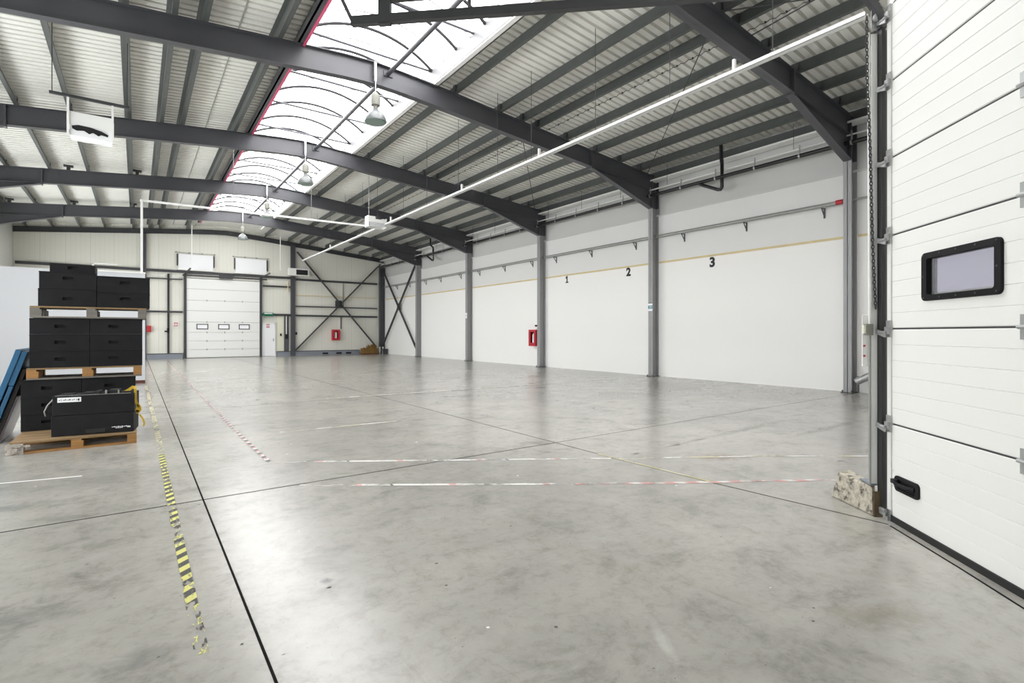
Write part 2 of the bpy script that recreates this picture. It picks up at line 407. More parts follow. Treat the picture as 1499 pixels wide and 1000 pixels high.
for (a, b) in ADDED_BAYS:
    mb.box((XL-.25, ye, 0), (XL, a, 7.0)); mb.box((XL-.25, a, 0), (XL, b, WZ0)); mb.box((XL-.25, a, WZ1), (XL, b, 7.0)); ye = b
mb.box((XL-.25, ye, 0), (XL, YB+.3, 7.0))
struct(mb.build('wall_left', 'white_metal'), 'pale left side wall with tall windows', 'wall')
for i, (a, b) in enumerate(ADDED_BAYS):
    wn = sname(f'window_{i+2}', 'tall glazed bay in the left side wall', 'window')
    m = MB(); m.box((XL-.14, a, WZ0), (XL-.13, b, WZ1)); m.build('pane', 'clear_pane', wn)
    for k in range(5):
        y = a + (b-a)*k/4; m = MB(); m.box((XL-.17, y-.03, WZ0), (XL-.10, y+.03, WZ1)); m.build('mullion', 'white_metal', wn)
# far gable wall with door openings closed by the doors in front of it
mb = MB()
xs = [XL-.25 + i*(XR+.5-XL)/24 for i in range(25)]
for a, b in zip(xs[:-1], xs[1:]):
    mb.hexa([(a,YB,0),(b,YB,0),(b,YB+.25,0),(a,YB+.25,0)], [(a,YB,zdeck(a)-.02),(b,YB,zdeck(b)-.02),(b,YB+.25,zdeck(b)-.02),(a,YB+.25,zdeck(a)-.02)])
struct(mb.build('wall_back', 'panel'), 'far gable wall of cream sandwich panels', 'wall')
# ------------------------------------------------------------------ roof deck: trapezoidal sheets, ribs down the slope
def deck(x0, x1, name, label, y0=None):
    m = MB(); P = 0.2; prof = []
    y = YF-.25 if y0 is None else y0
    while y < YB+.25:
        prof += [(y, 0.0), (y+0.130, 0.0), (y+0.135, 0.085), (y+0.195, 0.085)]; y += P
    prof.append((y, 0.0))
    n = 5; vs = []; fs = []
    X = [x0 + (x1-x0)*i/n for i in range(n+1)]
    for x in X:
        for (yy, dz) in prof: vs.append((x, yy, zdeck(x)+dz))
    K = len(prof)
    for i in range(n):
        for k in range(K-1): fs.append((i*K+k, i*K+k+1, (i+1)*K+k+1, (i+1)*K+k))
    m.quadset(vs, fs)
    o = m.build(name, 'deck')
    s = o.modifiers.new('solid', 'SOLIDIFY'); s.thickness = 0.012; s.offset = 1
    return struct(o, label, 'ceiling')
deck(XL-.3, SK0-.06, 'ceiling', 'ribbed off white roof sheets left of the rooflight', -9.4)
deck(SK1+.06, XR+.3, 'ceiling', 'ribbed off white roof sheets right of the rooflight', 1.3)

# ------------------------------------------------------------------ barrel rooflight (window_1)
sky = sname('window_1', 'long barrel vaulted rooflight along the roof ridge', 'skylight')
RISE = 0.50
def arc(t, dz=0.0):   # t 0..1
    x = SK0 + (SK1-SK0)*t
    hw = (SK1-SK0)/2; R = (hw*hw + RISE*RISE)/(2*RISE); zc = SPRING + RISE - R
    return x, zc + math.sqrt(max(R*R - (x-(SK0+SK1)/2)**2, 0)) + dz
NA = 20
SY0, SY1 = -0.55, 33.05
yb = []; y = SY1
while y > SY0-.01: yb.append(y); y -= 1.2
for a, b in zip(yb[1:], yb[:-1]):
    m = MB(); vs = []; fs = []
    for i in range(NA+1):
        x, z = arc(i/NA); vs += [(x, a, z), (x, b, z)]
    for i in range(NA): fs.append((2*i, 2*i+1, 2*i+3, 2*i+2))
    m.quadset(vs, fs); m.build('pane', 'pane', sky, smooth=True)
M['rib_grey'] = mat('rib_grey', (0.035, 0.035, 0.038), 0.6, 0, 0, 6, 0, 0.1)
for y in yb:
    m = MB(); m.tube([(arc(i/NA)[0], y, arc(i/NA, -.03)[1]) for i in range(NA+1)], 0.034, 8)
    m.build('rib', 'rib_grey', sky, smooth=True)
    if y-.6 > SY0:
        m = MB()
        for i in range(NA):
            p = arc(i/NA, -.03); q = arc((i+1)/NA, -.03)
            m.bar((p[0], y-.6, p[1]), (q[0], y-.6, q[1]), .05, .02)
        m.build('rib', 'white_metal', sky)
y = YB - 2.0 - 2.0
while y > SY0:
    m = MB(); m.tube([(SK0, y, SPRING-.02), (SK1, y, SPRING-.02)], 0.027, 6); m.build('tie_rod', 'steel', sky); y -= 2.0
zc = ztop(SK1) - .01
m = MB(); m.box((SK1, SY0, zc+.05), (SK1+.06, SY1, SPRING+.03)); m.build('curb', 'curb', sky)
m = MB(); m.box((SK1, SY0, zc), (SK1+.14, SY1, zc+.03)); m.box((SK1+.11, SY0, zc), (SK1+.14, SY1, zc+.2)); m.build('flashing', 'white_metal', sky)
m = MB(); m.box((SK1-.004, SY0, zc+.035), (SK1+.02, SY1, zc+.048)); m.build('seal_strip', 'steel', sky)
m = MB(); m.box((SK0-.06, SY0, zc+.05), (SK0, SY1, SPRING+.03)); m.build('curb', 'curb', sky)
m = MB(); m.box((SK0-.14, SY0, zc), (SK0-.025, SY1, zc+.03)); m.box((SK0-.14, SY0, zc), (SK0-.11, SY1, zc+.2)); m.build('flashing', 'steel', sky)
m = MB(); m.box((SK0-.04, SY0, zc-.014), (SK0+.016, SY1, zc+.045)); m.build('edge_trim', 'red_trim', sky)  # red strip stands in for lens colour fringing along this edge
# end caps of the vault
for yy in (SY1, SY0):
    m = MB(); vs = [((SK0+SK1)/2, yy, SPRING)] + [(arc(i/NA)[0], yy, arc(i/NA)[1]) for i in range(NA+1)]
    m.quadset(vs, [(0, i+1, i+2) for i in range(NA)]); m.build('end_cap', 'pane', sky)

# roof closed beyond both ends of the rooflight
for ya, yc, lab in ((SY1, YB+.25, 'flat white roof infill at the far end of the rooflight'), (-7.2, SY0, 'flat roof infill behind the near end of the rooflight')):
    m = MB(); X = [SK0-.1 + (SK1-SK0+.2)*i/6 for i in range(7)]
    for a, b in zip(X[:-1], X[1:]):
        m.hexa([(a,ya,zdeck(a)),(b,ya,zdeck(b)),(b,yc,zdeck(b)),(a,yc,zdeck(a))], [(a,ya,zdeck(a)+.05),(b,ya,zdeck(b)+.05),(b,yc,zdeck(b)+.05),(a,yc,zdeck(a)+.05)])
    struct(m.build('ceiling', 'deck'), lab, 'ceiling')
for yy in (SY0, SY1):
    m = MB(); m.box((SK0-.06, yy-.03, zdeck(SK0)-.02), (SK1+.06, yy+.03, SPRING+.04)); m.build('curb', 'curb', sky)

# ------------------------------------------------------------------ portal frames
FLW, FLT, WEB, DEP = 0.18, 0.018, 0.012, 0.50
col_labels = ['grey steel column right of the number 3, nearest the white sectional door',
              'grey steel column with the blue sign, between numbers 2 and 3',
              'grey steel column beside the red extinguisher cabinet, left of number 1',
              'grey steel column with the small white notice',
              'grey steel column where the side wall cross brace ends']
raf_labels = ['nearest roof beam, running down to the column right of number 3',
              'roof beam that carries the largest bell lamp',
              'roof beam that carries the second bell lamp, over the extinguisher cabinet',
              'fourth roof beam, running down to the column with the white notice',
              'fifth roof beam, just in front of the far gable wall']
def rafter(y, label):
    root = thing('roof_beam', label, 'roof beam', (RIDGE, y, 0), 'steel roof beams across the hall')
    def half(xa, xb):
        n = 14; m = MB()
        X = [xa + (xb-xa)*i/n for i in range(n+1)]
        for a, b in zip(X[:-1], X[1:]):
            ta, tb = ztop(a), ztop(b); ba, bb = ta-DEP, tb-DEP
            m.hexa([(a,y-FLW/2,ta-FLT),(b,y-FLW/2,tb-FLT),(b,y+FLW/2,tb-FLT),(a,y+FLW/2,ta-FLT)], [(a,y-FLW/2,ta),(b,y-FLW/2,tb),(b,y+FLW/2,tb),(a,y+FLW/2,ta)])
            m.hexa([(a,y-FLW/2,ba),(b,y-FLW/2,bb),(b,y+FLW/2,bb),(a,y+FLW/2,ba)], [(a,y-FLW/2,ba+FLT),(b,y-FLW/2,bb+FLT),(b,y+FLW/2,bb+FLT),(a,y+FLW/2,ba+FLT)])
            m.hexa([(a,y-WEB/2,ba),(b,y-WEB/2,bb),(b,y+WEB/2,bb),(a,y+WEB/2,ba)], [(a,y-WEB/2,ta),(b,y-WEB/2,tb),(b,y+WEB/2,tb),(a,y+WEB/2,ta)])
        m.build('beam', 'steel', root)
    half(RIDGE, 14.26); half(XL+.02, RIDGE)
    # haunches
    m = MB(); a, b = 11.2, 14.0; za, zb = ztop(a)-DEP, 5.64
    m.hexa([(a,y-FLW/2,za-.02),(b,y-FLW/2,zb),(b,y+FLW/2,zb),(a,y+FLW/2,za-.02)], [(a,y-FLW/2,za),(b,y-FLW/2,zb+.02),(b,y+FLW/2,zb+.02),(a,y+FLW/2,za)])
    m.hexa([(a,y-WEB/2,za-.02),(b,y-WEB/2,zb),(b,y+WEB/2,zb),(a,y+WEB/2,za-.02)], [(a,y-WEB/2,za+.01),(b,y-WEB/2,ztop(b)-DEP),(b,y+WEB/2,ztop(b)-DEP),(a,y+WEB/2,za+.01)])
    m.build('haunch', 'steel', root)
    m = MB(); a, b = -2.58, XL+.02; za = ztop(a)-DEP; zb = za - (b-a)/(-2.8)*0.83*1.0
    zb = za - (a-b)/2.8*0.83
    m.hexa([(a,y-FLW/2,za-.02),(b,y-FLW/2,zb),(b,y+FLW/2,zb),(a,y+FLW/2,za-.02)], [(a,y-FLW/2,za),(b,y-FLW/2,zb+.02),(b,y+FLW/2,zb+.02),(a,y+FLW/2,za)])
    m.hexa([(a,y-WEB/2,za-.02),(b,y-WEB/2,zb),(b,y+WEB/2,zb),(a,y+WEB/2,za-.02)], [(a,y-WEB/2,za+.01),(b,y-WEB/2,ztop(b)-DEP),(b,y+WEB/2,ztop(b)-DEP),(a,y+WEB/2,za+.01)])
    m.build('haunch', 'steel', root)
    for x in (11.2, -2.58, RIDGE):
        e = .09 if x == RIDGE else .03
        m = MB(); m.box((x-.02, y-FLW/2-.004, ztop(x)-DEP-(.05 if x != RIDGE else .02)), (x+.02, y+FLW/2+.004, ztop(x)+.0))
        for zz in (.08, .2, .32, .44): 
            for sx in (-1, 1): m.tube([(x+sx*.02, y-.05, ztop(x)-zz), (x+sx*.04, y-.05, ztop(x)-zz)], .012, 6)
        m.build('end_plate', 'steel', root)
def column(x0, x1, y, ztopc, label, mat_='steel_column', name='steel_column', group=None, wy=0.18):
    root = thing(name, label, 'column', ((x0+x1)/2, y, 0), group)
    m = MB()
    m.box((x0, y-wy/2, 0.02), (x0+.02, y+wy/2, ztopc)); m.box((x1-.02, y-wy/2, .02), (x1, y+wy/2, ztopc)); m.box((x0, y-.007, .02), (x1, y+.007, ztopc))
    m.build('shaft', mat_, root)
    m = MB(); m.box((x0-.05, y-wy/2-.04, 0), (x1, y+wy/2+.04, .02)); bp_ = m.build('base_plate', 'steel_dark', root)
    for sx in (x0-.025,):
        for sy in (-1, 1):
            m = MB(); m.tube([(sx, y+sy*(wy/2+.01), .02), (sx, y+sy*(wy/2+.01), .07)], .014, 6); m.build('anchor_bolt', 'steel_dark', bp_)
    return root
for i, y in enumerate(FR):
    rafter(y, raf_labels[i])
    column(XRC, XR, y, 5.66 if i >= 0 else 0, col_labels[i], group='steel columns along the white side wall')
    # knee of the frame above the column
    r = [o for o in COL.objects if o.name.startswith('steel_column') and o.type == 'EMPTY'][-1]
    m = MB(); m.box((XRC, y-FLW/2, 5.66), (XRC+.02, y+FLW/2, ztop(XRC))); m.box((XR-.02, y-FLW/2, 5.66), (XR, y+FLW/2, ztop(XR)-.02)); m.box((XRC, y-.007, 5.66), (XR, y+.007, ztop(XR)-.02))
    m.build('head', 'steel', r)
column(XRC-.05, XR, YB-.16, 6.35, 'dark grey steel column in the far corner by the brown crate', 'steel', group='steel columns along the white side wall', wy=.24)
# gable frame against the far wall
def gable_beam():
    root = thing('roof_beam', 'slim dark beam following the roof slope along the top of the far wall', 'roof beam', (RIDGE, YB-.15, 0), None)
    y = YB-.12
    for xa, xb in ((XL+.02, RIDGE), (RIDGE, XR-.03)):
        m = MB(); n = 12; X = [xa + (xb-xa)*i/n for i in range(n+1)]
        for a, b in zip(X[:-1], X[1:]):
            ta, tb = ztop(a), ztop(b); d = .26
            for (lo, hi, w) in ((0, .02, .14), (d-.02, d, .14), (0, d, .012)):
                m.hexa([(a,y-w/2,ta-hi),(b,y-w/2,tb-hi),(b,y+w/2,tb-hi),(a,y+w/2,ta-hi)], [(a,y-w/2,ta-lo),(b,y-w/2,tb-lo),(b,y+w/2,tb-lo),(a,y+w/2,ta-lo)])
        m.build('beam', 'steel_dark', root)
gable_beam()

# ------------------------------------------------------------------ purlins
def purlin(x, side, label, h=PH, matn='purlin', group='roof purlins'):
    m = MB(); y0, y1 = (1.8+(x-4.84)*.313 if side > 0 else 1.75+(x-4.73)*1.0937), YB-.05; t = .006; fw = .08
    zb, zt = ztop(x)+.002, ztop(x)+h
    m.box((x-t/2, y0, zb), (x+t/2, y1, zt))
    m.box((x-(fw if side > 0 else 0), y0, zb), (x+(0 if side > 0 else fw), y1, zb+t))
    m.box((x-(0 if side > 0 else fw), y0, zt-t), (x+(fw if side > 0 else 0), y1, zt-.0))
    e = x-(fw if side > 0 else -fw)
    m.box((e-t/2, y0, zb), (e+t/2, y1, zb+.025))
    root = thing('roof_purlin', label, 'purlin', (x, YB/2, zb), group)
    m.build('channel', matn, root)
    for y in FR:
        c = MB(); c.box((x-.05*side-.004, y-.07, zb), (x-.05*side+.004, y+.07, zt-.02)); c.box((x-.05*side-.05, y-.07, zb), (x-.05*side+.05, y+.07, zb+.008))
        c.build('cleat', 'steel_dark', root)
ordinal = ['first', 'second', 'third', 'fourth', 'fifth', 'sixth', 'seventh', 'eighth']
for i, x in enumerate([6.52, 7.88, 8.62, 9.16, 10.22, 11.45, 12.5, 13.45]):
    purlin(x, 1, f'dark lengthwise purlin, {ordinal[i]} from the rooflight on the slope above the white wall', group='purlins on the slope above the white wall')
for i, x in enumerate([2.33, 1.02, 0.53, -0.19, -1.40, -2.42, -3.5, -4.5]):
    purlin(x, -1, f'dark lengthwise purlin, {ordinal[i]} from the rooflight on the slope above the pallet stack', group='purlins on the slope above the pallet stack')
# eaves channel on the white-wall side
root = thing('eaves_beam', 'pale grey eaves channel above the black drain pipe', 'beam', (14.1, 15, 6.5))
m = MB(); m.box((14.08, 4.8, 6.62), (14.3, YB-.1, 6.84)); m.build('channel', 'purlin', root)
m = MB(); m.box((13.98, 4.8, 6.55), (14.3, YB-.1, 6.60)); m.build('lip', 'white_metal', root)
# ridge strut between the frames
for i, (a, b) in enumerate(zip([1.75]+FR[:-1], FR)):
    root = thing('ridge_strut', ['nearest ridge tube below the rooflight, reaching the largest bell lamp' if False else 'ridge tube below the rooflight, in front of the nearest roof beam', 'ridge tube below the rooflight, ending by the largest bell lamp', 'ridge tube below the rooflight, between the first and second bell lamps',
                 'ridge tube below the rooflight, beyond the second bell lamp', 'ridge tube below the rooflight, nearest the far gable wall'][i], 'strut', (4.71, (a+b)/2, 7.44), 'ridge tubes below the rooflight')
    m = MB(); m.tube([(4.71, a+.03, 7.44), (4.71, b-.03, 7.44)], .05, 12); m.build('tube', 'steel', root, smooth=True)
    m = MB(); m.box((4.60, b-.03, 7.38), (4.82, b-.008, 7.50)); m.build('end_cleat', 'steel_dark', root)
# roof bracing rods
def rod(p, q, label, r=.012, matn='steel_dark', name='brace_rod', cat='brace'):
    m = MB(); m.tube([p, q], r, 6); return tag(m.build(name, matn), label, cat)
def rp(x, y, d=.04): return (x, y, ztop(x)-d)
rod(rp(8.6, 5.55), rp(13.7, 11.3), 'thin diagonal roof brace rod over the number 3 bay')
rod(rp(12.3, 5.55), rp(12.4, 11.3), 'thin straight roof rod lengthwise over the number 3 bay')
rod(rp(8.6, 11.5), rp(13.7, 17.3), 'thin diagonal roof brace rod over the numbers 1 and 2')
rod(rp(8.55, 17.3), rp(8.5, 11.5), 'thin straight roof rod beside the paired purlins, beyond the second beam')
rod(rp(9.5, 5.35), rp(9.3, 3.45), 'thin straight roof rod above the near door post')
rod(rp(8.5, 5.35), rp(9.7, 3.6), 'thin diagonal roof brace rod above the near door track')

# stub brackets standing on the left ends of the beams
for (x, y, lab) in [(-1.9, 23.45, 'dark stub bracket on the fourth beam, farthest from the rooflight'), (.02, 23.45, 'dark stub bracket on the fourth beam, nearer the rooflight'),
                    (-4.25, 29.5, 'dark stub bracket on the fifth beam, beside the left wall'), (-2.2, 29.5, 'dark stub bracket on the fifth beam, above the splice plate'), (-.12, 29.5, 'dark stub bracket on the fifth beam, beside the white pole')]:
    m = MB(); z = ztop(x)
    m.box((x-.05, y-.06, z), (x+.05, y+.06, z+.17)); m.box((x-.13, y-.07, z+.12), (x+.13, y+.07, z+.18))
    tag(m.build('stub_bracket', 'steel_dark'), lab, 'bracket', 'dark stub brackets on the roof beams')

# thin light cable seam on the left deck, cable with clips on the right deck
m = MB(); m.tube([(1.68, -1.4, zdeck(1.68)-.01), (1.68, YB-.2, zdeck(1.68)-.01)], .012, 6)
tag(m.build('cable', 'grey'), 'thin pale cable running lengthwise under the roof sheets left of the rooflight', 'cable')
m = MB(); pts = []; y = 3.5
while y < 29:
    pts += [(9.72, y, zdeck(9.72)-.012), (9.74, y+.1, zdeck(9.72)-.03)]; y += .2
m.tube(pts, .007, 5); y = 3.6
while y < 29: m.box((9.715, y-.012, zdeck(9.7)-.025), (9.745, y+.012, zdeck(9.7)-.002)); y += .4
tag(m.build('cable', 'steel_dark'), 'clipped dark cable under the roof sheets between the paired purlins and the white tray', 'cable')

# ------------------------------------------------------------------ pendant bell lamps
M['lamp_bell'] = mat('lamp_reflector', (0.14, 0.15, 0.148), 0.3, 0.1, 0.1, 8)
def bell(x, y, zb, label):
    root = thing('pendant_lamp', label, 'lamp', (x, y, zb), 'bell lamps hanging under the rooflight')
    m = MB(); m.lathe((x, y, zb), [(.0, .02), (.225, .02), (.235, 0), (.24, .0), (.235, .05), (.20, .14), (.13, .22), (.07, .27), (.06, .30), (.0, .30)], 28)
    rf = m.build('reflector', 'lamp_bell', root, smooth=True)
    m = MB(); m.lathe((x, y, zb), [(0, -.012), (.22, -.012), (.225, .004), (0, .004)], 28); m.build('glass', 'glass_dark', rf, smooth=True)
    m = MB(); m.lathe((x, y, zb), [(0, .30), (.055, .30), (.055, .36), (.10, .37), (.105, .56), (.09, .60), (.04, .66), (0, .66)], 20); m.build('gear_housing', 'greybox', root, smooth=True)
    zt = ztop(x) - .02
    m = MB(); m.tube([(x, y, zb+.65), (x, y, zb+.95)], .014, 8); m.build('hanging_rod', 'galv', root)
    m = MB(); m.box((x-.03, y+.005, zb+.92), (x+.03, y+.02, zt)); m.box((x-.03, y-.01, zb+.92), (x-.02, y+.02, zt)); m.build('bracket', 'galv', root)
for (y, dx, lab) in [(11.30, 0, 'bell lamp hanging largest below the rooflight'), (17.30, 0, 'bell lamp hanging from the third roof beam, second in size'),
                (23.33, 0, 'small bell lamp hanging from the fourth roof beam'), (29.38, 0, 'bell lamp hanging in front of the far wall above the white panels')]:
    bell(RIDGE+dx, y, 6.22, lab)

# ------------------------------------------------------------------ cable tray with hangers, cross pipe, units
TX, TZ = 7.5, 5.49
M['tray_white'] = mat('tray_white', (0.62, 0.62, 0.61), 0.45, 0, 0.1, 30)
root = thing('cable_tray', 'long white perforated cable tray hanging below the roof beams', 'cable tray', (TX, 15, TZ))
for ya, yc in ((2.7, 18.40), (18.86, 30.2)):
    m = MB(); m.box((TX-.05, ya, TZ-.03), (TX+.05, yc, TZ-.024)); m.box((TX-.05, ya, TZ-.03), (TX-.045, yc, TZ+.03)); m.box((TX+.045, ya, TZ-.03), (TX+.05, yc, TZ+.03))
    m.build('tray', 'tray_white', root)
    for dx in (-.02, .02):
        m = MB(); m.tube([(TX+dx, ya, TZ-.005), (TX+dx, yc, TZ-.005)], .018, 6); m.build('cable', 'grey', root)
for y in [3.9, 5.7, 7.5, 9.6, 11.0, 13.0, 15.0, 16.8, 19.2, 20.8, 23, 25.2, 27.4]:
    m = MB(); m.tube([(TX, y, TZ+.03), (TX, y, zdeck(TX)-.01)], .006, 5); m.box((TX-.03, y-.03, TZ+.03), (TX+.03, y+.03, TZ+.05)); m.build('hanger', 'steel_dark', root)
for y in [4.5, 9.3, 12.8, 17.9, 25.2]:
    m = MB(); m.box((TX-.025, y-.02, TZ+.02), (TX+.025, y+.02, TZ+.20)); m.build('upright', 'white_metal', root)

root = thing('conduit_pole', 'slim white pole rising from the white partition and turning across the hall', 'conduit', (0.12, 18.6, 3.2))
m = MB(); m.bar((0.12, 18.62, 3.22), (0.12, 18.62, 5.36), .09, .06); m.build('upright', 'white_metal', root)
m = MB(); m.bar((0.08, 18.62, 5.33), (6.86, 18.62, 5.40), .05, .06); m.build('crossarm', 'white_metal', root)
for x in (2.5, 4.9):
    m = MB(); m.tube([(x, 18.62, 5.36), (x, 18.62, zdeck(x)-.02 if x < 2.7 else 7.6)], .008, 6); m.build('hanger', 'galv', root)

def heater_box(x0, x1, y0, y1, z0, z1, label, rods):
    root = thing('unit_heater', label, 'heater', ((x0+x1)/2, (y0+y1)/2, z0), None)
    m = MB(); w = x1-x0; h = z1-z0; n = 12
    # casing with a scooped top and fan opening in the underside front
    m.box((x0, y0, z0), (x0+.05*w, y1, z1)); m.box((x1-.05*w, y0, z0), (x1, y1, z1-.15*h))
    m.box((x0+.05*w, y0, z0+.42*h), (x1-.05*w, y1, z0+.72*h)); m.box((x0+.05*w, y0, z0+.72*h), (x0+.38*w, y1, z1-.05*h)); m.box((x0+.74*w, y0, z0+.72*h), (x1-.05*w, y1, z1-.2*h))
    m.box((x0+.05*w, y1-.03, z0), (x1-.05*w, y1, z0+.42*h))
    m.build('casing', 'white_metal', root, bevel=.006)
    m = MB(); m.box((x0+.05*w, y0+.05, z0+.05), (x1-.05*w, y0+.07, z0+.42*h)); m.build('grille', 'black2', root)
    for k in range(5):
        m = MB(); m.box((x0+.08*w, y0+.0, z0+.02+k*.075*h), (x1-.08*w - (0.5-.11*k)*w*.0, y0+.045, z0+.035+k*.075*h)); m.build('louvre', 'whiteboard', root)
    m = MB(); m.box((x0+.45*w, y0+.02, z0+.74*h), (x0+.68*w, y1-.02, z0+.95*h)); m.build('motor', 'steel_dark', root)
    for x in rods:
        m = MB(); m.tube([(x, (y0+y1)/2, z1-.2*h), (x, (y0+y1)/2, zdeck(x)-.01)], .010, 6); m.build('hanger', 'galv', root)
heater_box(6.86, 7.58, 18.45, 18.8, 5.37, 5.78, 'white boxed heater hanging beside the cable tray', [6.95])

root = thing('unit_heater', 'white heater with ragged black fan opening, hanging over the pallet stack', 'heater', (-.72, 12.9, 5.2))
m = MB(); m.box((-1.07, 12.9, 5.42), (-.37, 13.25, 5.68)); m.build('casing', 'white_metal', root, bevel=.01)
for x in (-1.07, -.40):
    m = MB(); m.box((x-.0, 12.86, 5.22), (x+.035, 12.9, 5.92)); m.build('support_strap', 'white_metal', root)
m = MB(); m.box((-1.03, 12.9, 5.22), (-.40, 13.25, 5.42), 0); m.build('outlet', 'whiteboard', root)
m = MB(); pts = [(-1.0, 5.40), (-.9, 5.43), (-.72, 5.42), (-.55, 5.38), (-.45, 5.33), (-.46, 5.29), (-.55, 5.32), (-.6, 5.28), (-.68, 5.33), (-.74, 5.29), (-.82, 5.34), (-.93, 5.32), (-.99, 5.35)]
cx = sum(p[0] for p in pts)/len(pts); cz = sum(p[1] for p in pts)/len(pts)
vs = [(cx, 12.885, cz)] + [(p[0], 12.885, p[1]) for p in pts] + [(p[0], 12.899, p[1]) for p in pts]; n = len(pts)
m.quadset(vs, [(0, 1+k, 1+(k+1) % n) for k in range(n)] + [(1+k, 1+(k+1) % n, 1+n+(k+1) % n, 1+n+k) for k in range(n)]); m.build('fan_opening', 'black2', root)
m = MB(); m.bar((-1.32, 12.88, 5.95), (-.12, 12.88, 5.95), .05, .05); m.build('hanging_rail', 'steel_dark', root)
for x in (-1.28, -.15):
    m = MB(); m.tube([(x, 12.88, 5.95), (x, 12.88, zdeck(x)-.01)], .008, 6); m.build('hanger', 'steel_dark', root)
# ------------------------------------------------------------------ right wall services
root = thing('wall_pipe', 'pair of slim grey pipes on brackets along the white wall', 'pipe', (14.2, 15, 4.7))
for dz in (0, -.07):
    m = MB(); m.tube([(14.2, 5.75, 4.74+dz), (14.2, YB-.4, 4.74+dz)], .022, 8); m.build('pipe', 'grey', root, smooth=True)
for y in [6.1, 8.2, 10.3, 12.3, 14.5, 16.6, 18.2, 20.35, 22.6, 24.5, 26.8, 28.7, 31, 33]:
    m = MB(); m.bar((14.32, y, 4.64), (14.14, y, 4.64), .03, .02); m.bar((14.15, y, 4.64), (14.31, y, 4.44), .02, .02); m.box((14.30, y-.02, 4.40), (14.32, y+.02, 4.66)); m.build('bracket', 'steel', root)
m = MB(); m.tube([(14.2, 5.62, 4.72), (14.2, 5.78, 4.72)], .06, 12); m.build('valve', 'red', root)
m = MB(); m.tube([(14.2, 4.75, 4.72), (14.2, 5.62, 4.72)], .03, 8); m.build('pipe', 'grey', root, smooth=True)

root = thing('drain_pipe', 'black drain pipe running below the eaves of the white wall', 'pipe', (13.85, 15, 6.03))
m = MB(); m.tube([(13.85, 4.75, 6.02), (13.85, YB-.4, 6.06)], .055, 12); m.build('pipe', 'pipe_black', root, smooth=True)
y = 5.3
while y < 35:
    m = MB(); m.tube([(13.85, y-.02, 6.02), (13.85, y+.02, 6.02)], .064, 12); m.box((13.84, y-.015, 6.05), (13.86, y+.015, 6.3)); m.build('clip', 'galv', root); y += 1.2
for y in (8.69, 26.9):
    m = MB(); m.tube([(13.6, y-.12, zdeck(13.6)-.05), (13.62, y-.12, 6.5), (13.85, y, 6.38), (13.85, y, 6.30), (13.85, y, 5.72), (13.85, y+.05, 5.66), (13.85, y+.12, 5.67), (13.85, y+.60, 5.90), (13.85, y+.8, 6.02)], .05, 12)
    m.build('branch', 'pipe_black', root, smooth=True)
root = thing('eaves_conduit', 'thin pale conduit just above the black drain pipe', 'conduit', (13.95, 15, 6.25))
m = MB(); m.tube([(13.95, 4.75, 6.24), (13.95, YB-.4, 6.24)], .022, 8); m.build('pipe', 'white_metal', root, smooth=True)
y = 4.7
while y < 35:
    m = MB(); m.tube([(13.95, y, 6.24), (13.95, y, ztop(13.9)+.2)], .006, 5); m.build('hanger', 'steel_dark', root); y += 2.0

def number(ch, y, z, size, label):
    cu = bpy.data.curves.new('number', 'FONT'); cu.body = ch; cu.size = size; cu.align_x = 'CENTER'; cu.align_y = 'CENTER'; cu.extrude = .002; cu.offset = .018
    t = bpy.data.objects.new('tmp_text', cu); COL.objects.link(t)
    bpy.context.view_layer.update()
    me = bpy.data.meshes.new_from_object(t.evaluated_get(bpy.context.evaluated_depsgraph_get()))
    bpy.data.objects.remove(t)
    o = bpy.data.objects.new('painted_number', me); COL.objects.link(o)
    me.materials.clear(); me.materials.append(M['number'])
    o.rotation_euler = (PI/2, 0, -PI/2); o.location = (XR-.002, y, z)
    tag(o, label, 'number', 'bay numbers painted on the white wall')
m = MB(); t = .0015
outl = [(-.03,-.095),(-.03,.06),(-.085,.03),(-.085,.085),(-.02,.14),(.035,.14),(.035,-.095),(.09,-.095),(.09,-.14),(-.09,-.14),(-.09,-.095)]
vs = [(XR-.003, 15.95-a, 3.66+b) for a, b in outl] + [(XR, 15.95-a, 3.66+b) for a, b in outl]; n = len(outl)
m.quadset(vs, [tuple(range(n)), tuple(range(2*n-1, n-1, -1))] + [(k, (k+1) % n, n+(k+1) % n, n+k) for k in range(n)])
tag(m.build('painted_number', 'number'), 'black number 1 painted on the white wall', 'number', 'bay numbers painted on the white wall')
number('2', 12.66, 3.64, .40, 'black number 2 painted on the white wall')
number('3', 9.31, 3.62, .40, 'black number 3 painted on the white wall')

